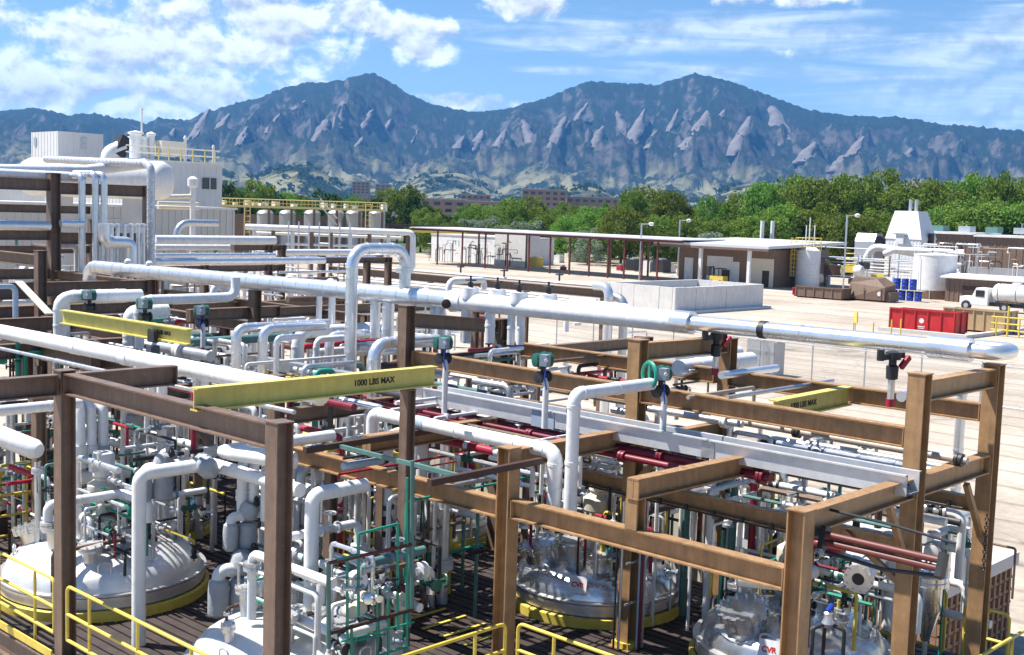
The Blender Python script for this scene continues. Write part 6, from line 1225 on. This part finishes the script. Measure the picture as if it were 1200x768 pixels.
cluster('pale pipes crowded behind the header at left centre', (16.5, 27, 24, 35, 2.2, 4.2), 60, 12, .3, .14, 10, GZ, pal=[white, white2, alu, galv, steelM, white], alongY=.3)
cluster('pipes filling the tall brown rack at the left edge', (10.5, 18.8, 34.4, 38.0, 2.5, 5.8), 44, 13, .3, .15, 8, GZ, pal=[white, white2, alu, galv, steelM, blk, gold, white], alongY=.2)
cluster('lines dropping to the white-lit lid at bottom left', (8.6, 10.4, 11.3, 13.6, .95, 1.9), 22, 14, .6, .06, 10, .6)
cluster('lines and fittings over the large left reactor', (8.4, 10.4, 16.7, 18.8, 1.1, 2.3), 20, 15, .6, .05, 10, .7)
cluster('pipe maze at the far end of the deck below the loop', (12.5, 17, 21.5, 27, .6, 2.6), 50, 16, .5, .12, 14)
cluster('low lines along the yard side of the deck', (16.2, 17.2, 6.5, 20, .3, 2.2), 36, 17, .5, .06, 10, alongY=.8)
cluster('pale pipes on low racks beyond the deck at centre', (19, 34, 25, 40, .2, 3.2), 46, 18, .25, .12, 6, GZ, pal=[white, white2, alu, galv, steelM, redox], alongY=.7)
cluster('pipes at the foot of the grey tanks', (40, 62, 62, 95, -1, 3.6), 46, 19, .3, .22, 4, GZ, pal=[white, white2, galv, steelM, redox, white2], alongY=.4)
cluster('small bore lines slung between the central tan beams', (11.4, 13.5, 10.8, 15.0, 2.55, 3.15), 30, 25, .05, .035, 6, 2.5, alongY=.5)
cluster('lines slung above the deck behind the central white pipe', (11.3, 16.0, 13.5, 19.5, 2.9, 3.5), 34, 26, .05, .06, 6, 2.8, alongY=.5)
yq0, yq1 = X(1195, 300, 152).y, X(1085, 300, 152).y
cluster('pale pipes and ducts along the front of the long brown building', (149, 155, yq0, yq1, -.5, 4.2), 60, 27, .45, .2, 4, GZ, pal=[white2, galv, galv, white2, steelM, ltblue], alongY=.8)
THIN = [galv, galv, blk, blk, rust, white2, white2, inox2, grn, redp, teal, steelM, ylw, maroon]
cluster('thin conduits and gear behind the large left reactor', (7.8, 12.8, 19.6, 23.5, .4, 2.9), 70, 31, .6, .03, 22, pal=THIN)
cluster('thin lines and valves left of the far dark reactor', (11.3, 13.8, 12.6, 19.0, .5, 2.6), 60, 32, .7, .03, 22, pal=THIN)
cluster('thin lines and valves among the nozzles of the tagged reactor', (14.0, 16.6, 11.2, 14.4, .9, 2.2), 46, 33, .6, .025, 20, .7, pal=THIN)
cluster('thin lines and valves among the nozzles of the bottom right reactor', (14.0, 16.4, 7.4, 9.6, .9, 1.9), 36, 34, .6, .025, 16, .7, pal=THIN)
cluster('thin lines and valves among the nozzles of the large left reactor', (8.5, 10.3, 16.6, 18.8, .75, 1.5), 30, 35, .6, .022, 16, .6, pal=THIN)
cluster('thin lines and valves on the lid at bottom left', (8.6, 10.4, 11.6, 13.5, .75, 1.4), 26, 36, .6, .022, 14, .6, pal=THIN)
cluster('small lines and valves hung below the header right of the tall loop', (13.8, 16.2, 10.6, 16.0, 3.2, 3.9), 40, 37, .05, .035, 14, 3.1, pal=THIN + [white, white, alu], alongY=.4)
cluster('dark fittings and lines under the short yellow beam', (10.5, 13.5, 16.0, 24.0, 2.6, 3.7), 50, 38, .15, .05, 22, 2.2, pal=THIN + [white, alu, white], alongY=.5)
cluster('pale pipes over brown supports left of the open shed', (24, 44, 40, 62, 0, 3.8), 70, 39, .35, .15, 8, GZ, pal=[white, white2, galv, steelM, steelL, redox, white2], alongY=.35)
cluster('brown and pale lines beside the corrugated building', (22, 34, 42, 60, 1.0, 4.6), 50, 40, .3, .16, 6, GZ, pal=[white, white2, alu, steelL, steelM, teal], alongY=.25)
yw0, yw1 = X(602, 300, 138).y, X(515, 300, 138).y
cluster('small uprights and pumps before the low white blockhouse', (134, 140, yw0, yw1, -1.2, 1.6), 60, 41, .75, .1, 20, GZ, pal=[galv, white2, steelM, blk, ltblue, rust], alongY=.7)
# more brown steel among the pipes
frM = empty('steel_structure', (15, 25, 0), 'weathered brown beams between the header and the deck at left centre', 'steel frame')
for (x0, y0, x1, y1, zt) in ((11, 24.5, 16, 24.5, 3.2), (11, 27.8, 16.5, 27.8, 3.7), (11.3, 28, 11.3, 20.5, 3.2), (15.8, 28, 15.8, 20.5, 3.6), (17, 30, 24, 30, 3.4), (17, 26, 26, 26, 3.6), (13.7, 22.4, 16, 22.4, 4.0), (9, 19.6, 13.5, 19.6, 2.9), (7.7, 20.8, 7.7, 27, 3.1), (16, 18, 24, 18, 3.3), (20, 34, 20, 24, 3.5)):
    beam(frM, (x0, y0, zt), (x1, y1, zt), steelM if x0 > 10 else steelL, .26, .17)
for x, y, zt in ((11.2, 24.5, 3.2), (11.2, 27.8, 3.7), (16.4, 27.8, 3.7), (15.9, 24.4, 3.5), (17.2, 30, 3.4), (23.8, 30, 3.4), (25.8, 26, 3.6), (20, 24.2, 3.5), (23.8, 18.2, 3.3), (9.2, 19.7, 2.9), (13.3, 19.6, 2.9)): column(frM, x, y, zt - .02, steelM, 0 if x < 17 and y < 27.4 else GZ, .18)
# white vessel, red riser and extinguisher at the left edge
vs_ = empty('small_vessel', (7.9, 19.8, 1.8), 'white horizontal drum at the left edge above the yellow handrail', 'vessel'); a = Y(-14, 505, 20.2); b_ = Y(46, 529, 19.2)
MB().lathe([(.05, -.05), (.14, 0), (.17, .08), (.17, (b_ - a).length - .1), (.12, (b_ - a).length), (.02, (b_ - a).length + .03)], a, b_ - a, 18).build('shell', white, vs_)
a = Y(39, 482, 19.9); pipe(SP, 'red riser at the left edge', redp, .035, [a, go(a, 'z', 563), go(go(a, 'z', 563), 'x', 8)], 0, .05)
a = Y(12, 547, 19.8); pipe(SP, 'thick red pipe stub at the left edge', redp, .05, [a, Y(38, 557, 19.4)])
fe = empty('fire_extinguisher', Z(30, 652, 0) , 'red fire extinguisher hung on the yellow handrail at left', 'fire extinguisher'); c_ = Y(30, 645, 20.4)
MB().lathe([(.06, -.22), (.085, -.2), (.085, .12), (.05, .18), (.03, .2)], c_, n=14).build('cylinder', redbin, fe); MB().lathe([(.03, .2), (.035, .26), (.015, .28)], c_, n=10).obox(c_ + V((-.07, 0, .27)), c_ + V((.05, 0, .29)), .03, .03).build('valve_head', blk, fe); MB().lathe([(.087, -.1), (.087, .04)], c_, n=14).build('label_band', white2, fe)
# beige panel fence behind the far reactor
pf2 = empty('panel_fence', (17.3, 17, 0), 'beige upright board fence behind the far dark reactor', 'fence')
for i in range(38):
    yy = 11.4 + i * .245; MB().sbox(17.25 + rc.uniform(-.012, .012), 17.3, yy, yy + .205, -.1, 1.75 + rc.uniform(-.03, .03)).build('board', cream, pf2, sharp=0)
for zz_ in (.4, 1.4): MB().sbox(17.32, 17.38, 11.3, 20.8, zz_, zz_ + .09).build('rail', steelM, pf2, sharp=0)
# brown hollow block stack with concrete cap on the yard side
bk_ = empty('block_stack', (21.5, 9.5, GZ), 'brown hollow block stack with pale slab tops beyond the right deck edge', 'block stack'); bz = -.55; bX, bY = 21.3, 9.0
MB().sbox(bX + .12, bX + 3.2, bY + .12, bY + 4.6, GZ, bz).build('dark_core', blk, bk_, sharp=0)  # black box behind the lattice paints in the shade inside the hollows
brkm = mat('brown_block', (.26, .155, .1), .85, var=.2, scale=5, bump=.4)
step = .30
for k_ in range(7):
    zz_ = bz - .02 - k_ * .26
    for i in range(13):
        MB().sbox(bX + .0 + i * .255, bX + .1 + i * .255, bY, bY + .12, zz_ - .24, zz_).build('block', brkm, bk_, sharp=0)
    MB().sbox(bX, bX + 3.25, bY + .02, bY + .11, zz_ - .262, zz_ - .20).build('course', brkm, bk_, sharp=0)
    for i in range(17):
        MB().sbox(bX, bX + .12, bY + .13 + i * .27, bY + .24 + i * .27, zz_ - .24, zz_).build('block', brkm, bk_, sharp=0)
    MB().sbox(bX + .02, bX + .11, bY + .12, bY + 4.7, zz_ - .262, zz_ - .20).build('course', brkm, bk_, sharp=0)
for i in range(3): MB().sbox(bX - .05, bX + 3.35, bY - .05 + i * 1.62, bY + 1.54 + i * 1.62, bz + .003, bz + .26 - .02 * i).build('cap_slab', conc, bk_, sharp=0)
# green pipe frame with instruments
gf = empty('instrument_stand', (10, 11.6, 0), 'green pipe frame carrying instruments beside the front handrail', 'instrument frame'); fy = 11.0
def fp(px, py): return Y(px, py, fy)
for a_, b_, r_, m in (((386, 660), (484, 638), .024, redox), ((387, 742), (484, 714), .028, rust), ((385, 660), (385, 760), .028, teal), ((483, 540), (483, 716), .026, teal), ((407, 655), (407, 752), .018, grn), ((420, 625), (420, 722), .02, grn), ((447, 619), (466, 614), .018, grn), ((466, 614), (466, 738), .02, grn), ((420, 626), (450, 618), .018, grn), ((455, 690), (455, 768), .018, grn), ((442, 690), (442, 745), .016, grn), ((394, 657), (420, 650), .02, grn), ((412, 768), (412, 735), .018, grn), ((413, 752), (452, 743), .016, grn), ((400, 752), (485, 729), .014, grn), ((477, 560), (477, 760), .018, grn), ((445, 768), (478, 757), .018, grn)):
    MB().tube([fp(*a_), fp(*b_)], r_, 8).build('frame_pipe', m, gf)
for px, py in ((468, 752), (456, 695), (430, 668), (408, 690), (420, 690), (462, 690), (442, 700)):
    c_ = fp(px, py); put('valve', rc.choice(VALVES), gf, c_ - gf.location, rc.uniform(0, 3), .55)
for px, py, r_ in ((432, 685, .12), (424, 722, .09), (434, 718, .085), (441, 704, .06)):
    c_ = fp(px, py) + V((0, .2, 0)); MB().lathe([(r_ * .3, -.12), (r_, -.1), (r_ * 1.05, .02), (r_ * .9, .06), (r_ * .85, .05)], c_, (-.3, -.85, .15), 18).build('instrument', cream if r_ < .1 else white2, gf)
c_ = fp(437, 704) + V((0, .1, 0)); MB().lathe([(.06, 0), (.07, .015), (.07, .04), (.06, .045)], c_, (-.5, -.8, .2), 18).build('gauge', inox, gf)
a = Z(378, 670, 1.3); pipe(IP, 'fat white capped pipe lying behind the green pipe frame', white, .12, [a, Z(428, 688, 1.1), Z(434, 706, .95)], 0, .15)
gp = empty('deck_grating', (12.4, 12.7, 0), 'grating panel with yellow edge bars in the deck near the centre', 'grating')
for yy in (12.0, 12.45, 12.9, 13.35): MB().sbox(11.9, 12.8, yy, yy + .05, .012, .03).build('edge_bar', ylw, gp, sharp=0)
# things round the bottom right reactor
nz_ = empty('flanged_nozzle', (14.5, 7.6, 2), 'fat white pipe with an open flange face above the bottom right reactor', 'pipe'); a = Z(1008, 676, 1.75); b_ = a + V((1.5, .35, .12))
MB().tube([a + (b_ - a) * .06, b_], .135, 18).build('pipe', white, nz_); stub(b_, a - b_, .125, (a - b_).length + .1, fl=1.5, bolts=10).build('flange', inox2, nz_); c_ = a + (a - b_).normalized() * .1; MB().lathe([(.08, 0), (.08, .004)], c_, a - b_, 14).build('bore', blk, nz_)
MB().tube([a + V((-.1, .6, -.05)), a + V((-.75, .75, -.12)), a + V((-.95, 1.2, -.12))], .09, 12, .15).build('branch', white, nz_); MB().tube([b_, b_ + V((.2, 0, -.5)), b_ + V((.2, 0, -1.3))], .13, 12, .2).build('down_leg', white2, nz_)
fh = empty('filter_housing', Z(1086, 750, .1), 'silver filter housing with flanged lid right of the second last column', 'filter'); c_ = X(1088, 690, 16.2)
MB().lathe([(.06, -.75), (.1, -.6), (.17, -.35), (.19, -.3), (.19, .05), (.25, .06), (.25, .12), (.24, .13), (.25, .14), (.25, .2), (.1, .24)], c_, n=22).build('housing', inox, fh); MB().tube([c_ + V((0, 0, -.7)), c_ + V((0, 0, -1.6))], .04, 8).build('drain', inox2, fh)
gg = empty('pressure_gauge', X(1092, 646, 16.3), 'round silver pressure gauge near the upright pipe at right', 'gauge'); c_ = X(1092, 647, 16.3); MB().lathe([(.1, 0), (.12, .02), (.12, .06), (.1, .07)], c_, (-.8, -.5, .25), 20).build('case', inox, gg); MB().lathe([(.095, .072), (.09, .074)], c_, (-.8, -.5, .25), 20).build('dial_face', white2, gg); MB().tube([c_, c_ + V((.05, .03, -.35))], .02, 6).build('stem', inox2, gg)
tp = empty('instrument_tripod', Z(975, 768, .9), 'black tube stand with blue capped valve on the bottom right reactor', 'stand'); c_ = Z(970, 735, 1.25)
for o_ in ((-.18, .1, 0), (.2, .15, 0), (.05, -.2, 0)): MB().tube([c_ + V(o_) + V((0, 0, -.75)), c_ + V(o_), c_ + V((0, 0, .05))], .025, 8, .05).build('leg', blk, tp)
MB().lathe([(.05, 0), (.08, .05), (.05, .12), (.06, .18), (.02, .22)], c_, n=12).build('valve', inox2, tp); MB().cyl(c_ + V((-.03, 0, .2)), c_ + V((.08, 0, .26)), .035, 8).build('blue_cap', blue, tp)
ctk = empty('cooling_vessel', (19, 13, GZ), 'blue grey vessel beyond the right reactors at the deck edge', 'vessel'); c_ = Z(820, 640, GZ + .3); MB().lathe([(.05, 0), (.75, .1), (.8, .3), (.8, 2.1), (.7, 2.35), (.3, 2.5)], (18.6, 13.2, -1.3), n=26).build('shell', mat('blue_grey_paint', (.2, .26, .32), .45, dirt=.15), ctk)
for k_ in range(3): t_ = k_ * 2.1; MB().tube([(18.6 + .6 * math.cos(t_), 13.2 + .6 * math.sin(t_), GZ), (18.6 + .6 * math.cos(t_), 13.2 + .6 * math.sin(t_), -1.1)], .06, 8).build('leg', galv, ctk)
# chain and hose on the last column
ch = empty('hoist_chain', (15.75, 6.1, 2), 'dark hanging chain on the last tan column', 'chain'); a = V((15.62, 6.12, 2.5))
for i in range(14): MB().ring(a - V((0, 0, .055 * i)), (1, 0, 0) if i % 2 else (0, 1, 0), .022, .008, 8, 4).build('link', blk, ch)
# vertical conduits clipped to the tall tan column above the tagged reactor
cdt = empty('conduit_bundle', (13.6, 10.3, 0), 'grey and red conduits clipped to the tall tan column foot', 'conduit')
for dx_, dy_, m, r_ in ((-.2, -.02, galv, .02), (-.24, .04, blk, .016), (.05, -.2, maroon, .024), (.12, -.2, galv, .018), (.0, -.19, ltblue, .016)): MB().tube([(13.65 + dx_, 10.45 + dy_, .02), (13.65 + dx_, 10.45 + dy_, 2.2)], r_, 8).build('conduit', m, cdt)
MB().box((13.5, 10.2, 1.75), (.18, .12, .28)).build('junction_box', galv, cdt, sharp=0); MB().box((13.72, 10.18, 1.6), (.14, .1, .22)).build('junction_box', white2, cdt, sharp=0)
for zz_ in (.7, 1.3): MB().sbox(13.4, 13.78, 10.3, 10.32, zz_, zz_ + .03).build('clip_bar', galv, cdt, sharp=0)
lk = empty('grey_cabinet', Z(890, 442, GZ), 'grey steel cabinet behind the right bay beside the fence', 'cabinet'); c_ = Z(890, 440, GZ); MB().sbox(c_.x, c_.x + 1, c_.y - .9, c_.y + .9, GZ + .1, GZ + 1.9).build('body', conc, lk, sharp=0); MB().sbox(c_.x - .03, c_.x - .003, c_.y - .85, c_.y - .02, GZ + .2, GZ + 1.95).build('door', galv, lk, sharp=0); MB().sbox(c_.x - .03, c_.x - .003, c_.y + .02, c_.y + .85, GZ + .2, GZ + 1.95).build('door', galv, lk, sharp=0)
# small fittings hung along the beams
for i, (x, ya, yb, z_, lb) in enumerate(((13.5, 6.5, 15, 2.28, 'row of small clips under the low middle beam'), (15.75, 6.5, 15, 2.5, 'row of small clips under the rear low beam'))):
    th = empty('cable_run', (x, ya, z_), lb.replace('row of small clips', 'black cable run with clips'), 'cable'); MB().tube([(x, yb, z_), (x, ya, z_)], .014, 6).build('cable', blk, th)
    for yy in np.arange(ya + .2, yb, .45): MB().box((x, yy, z_ + .03), (.04, .05, .07)).build('clip', blk, th, sharp=0)
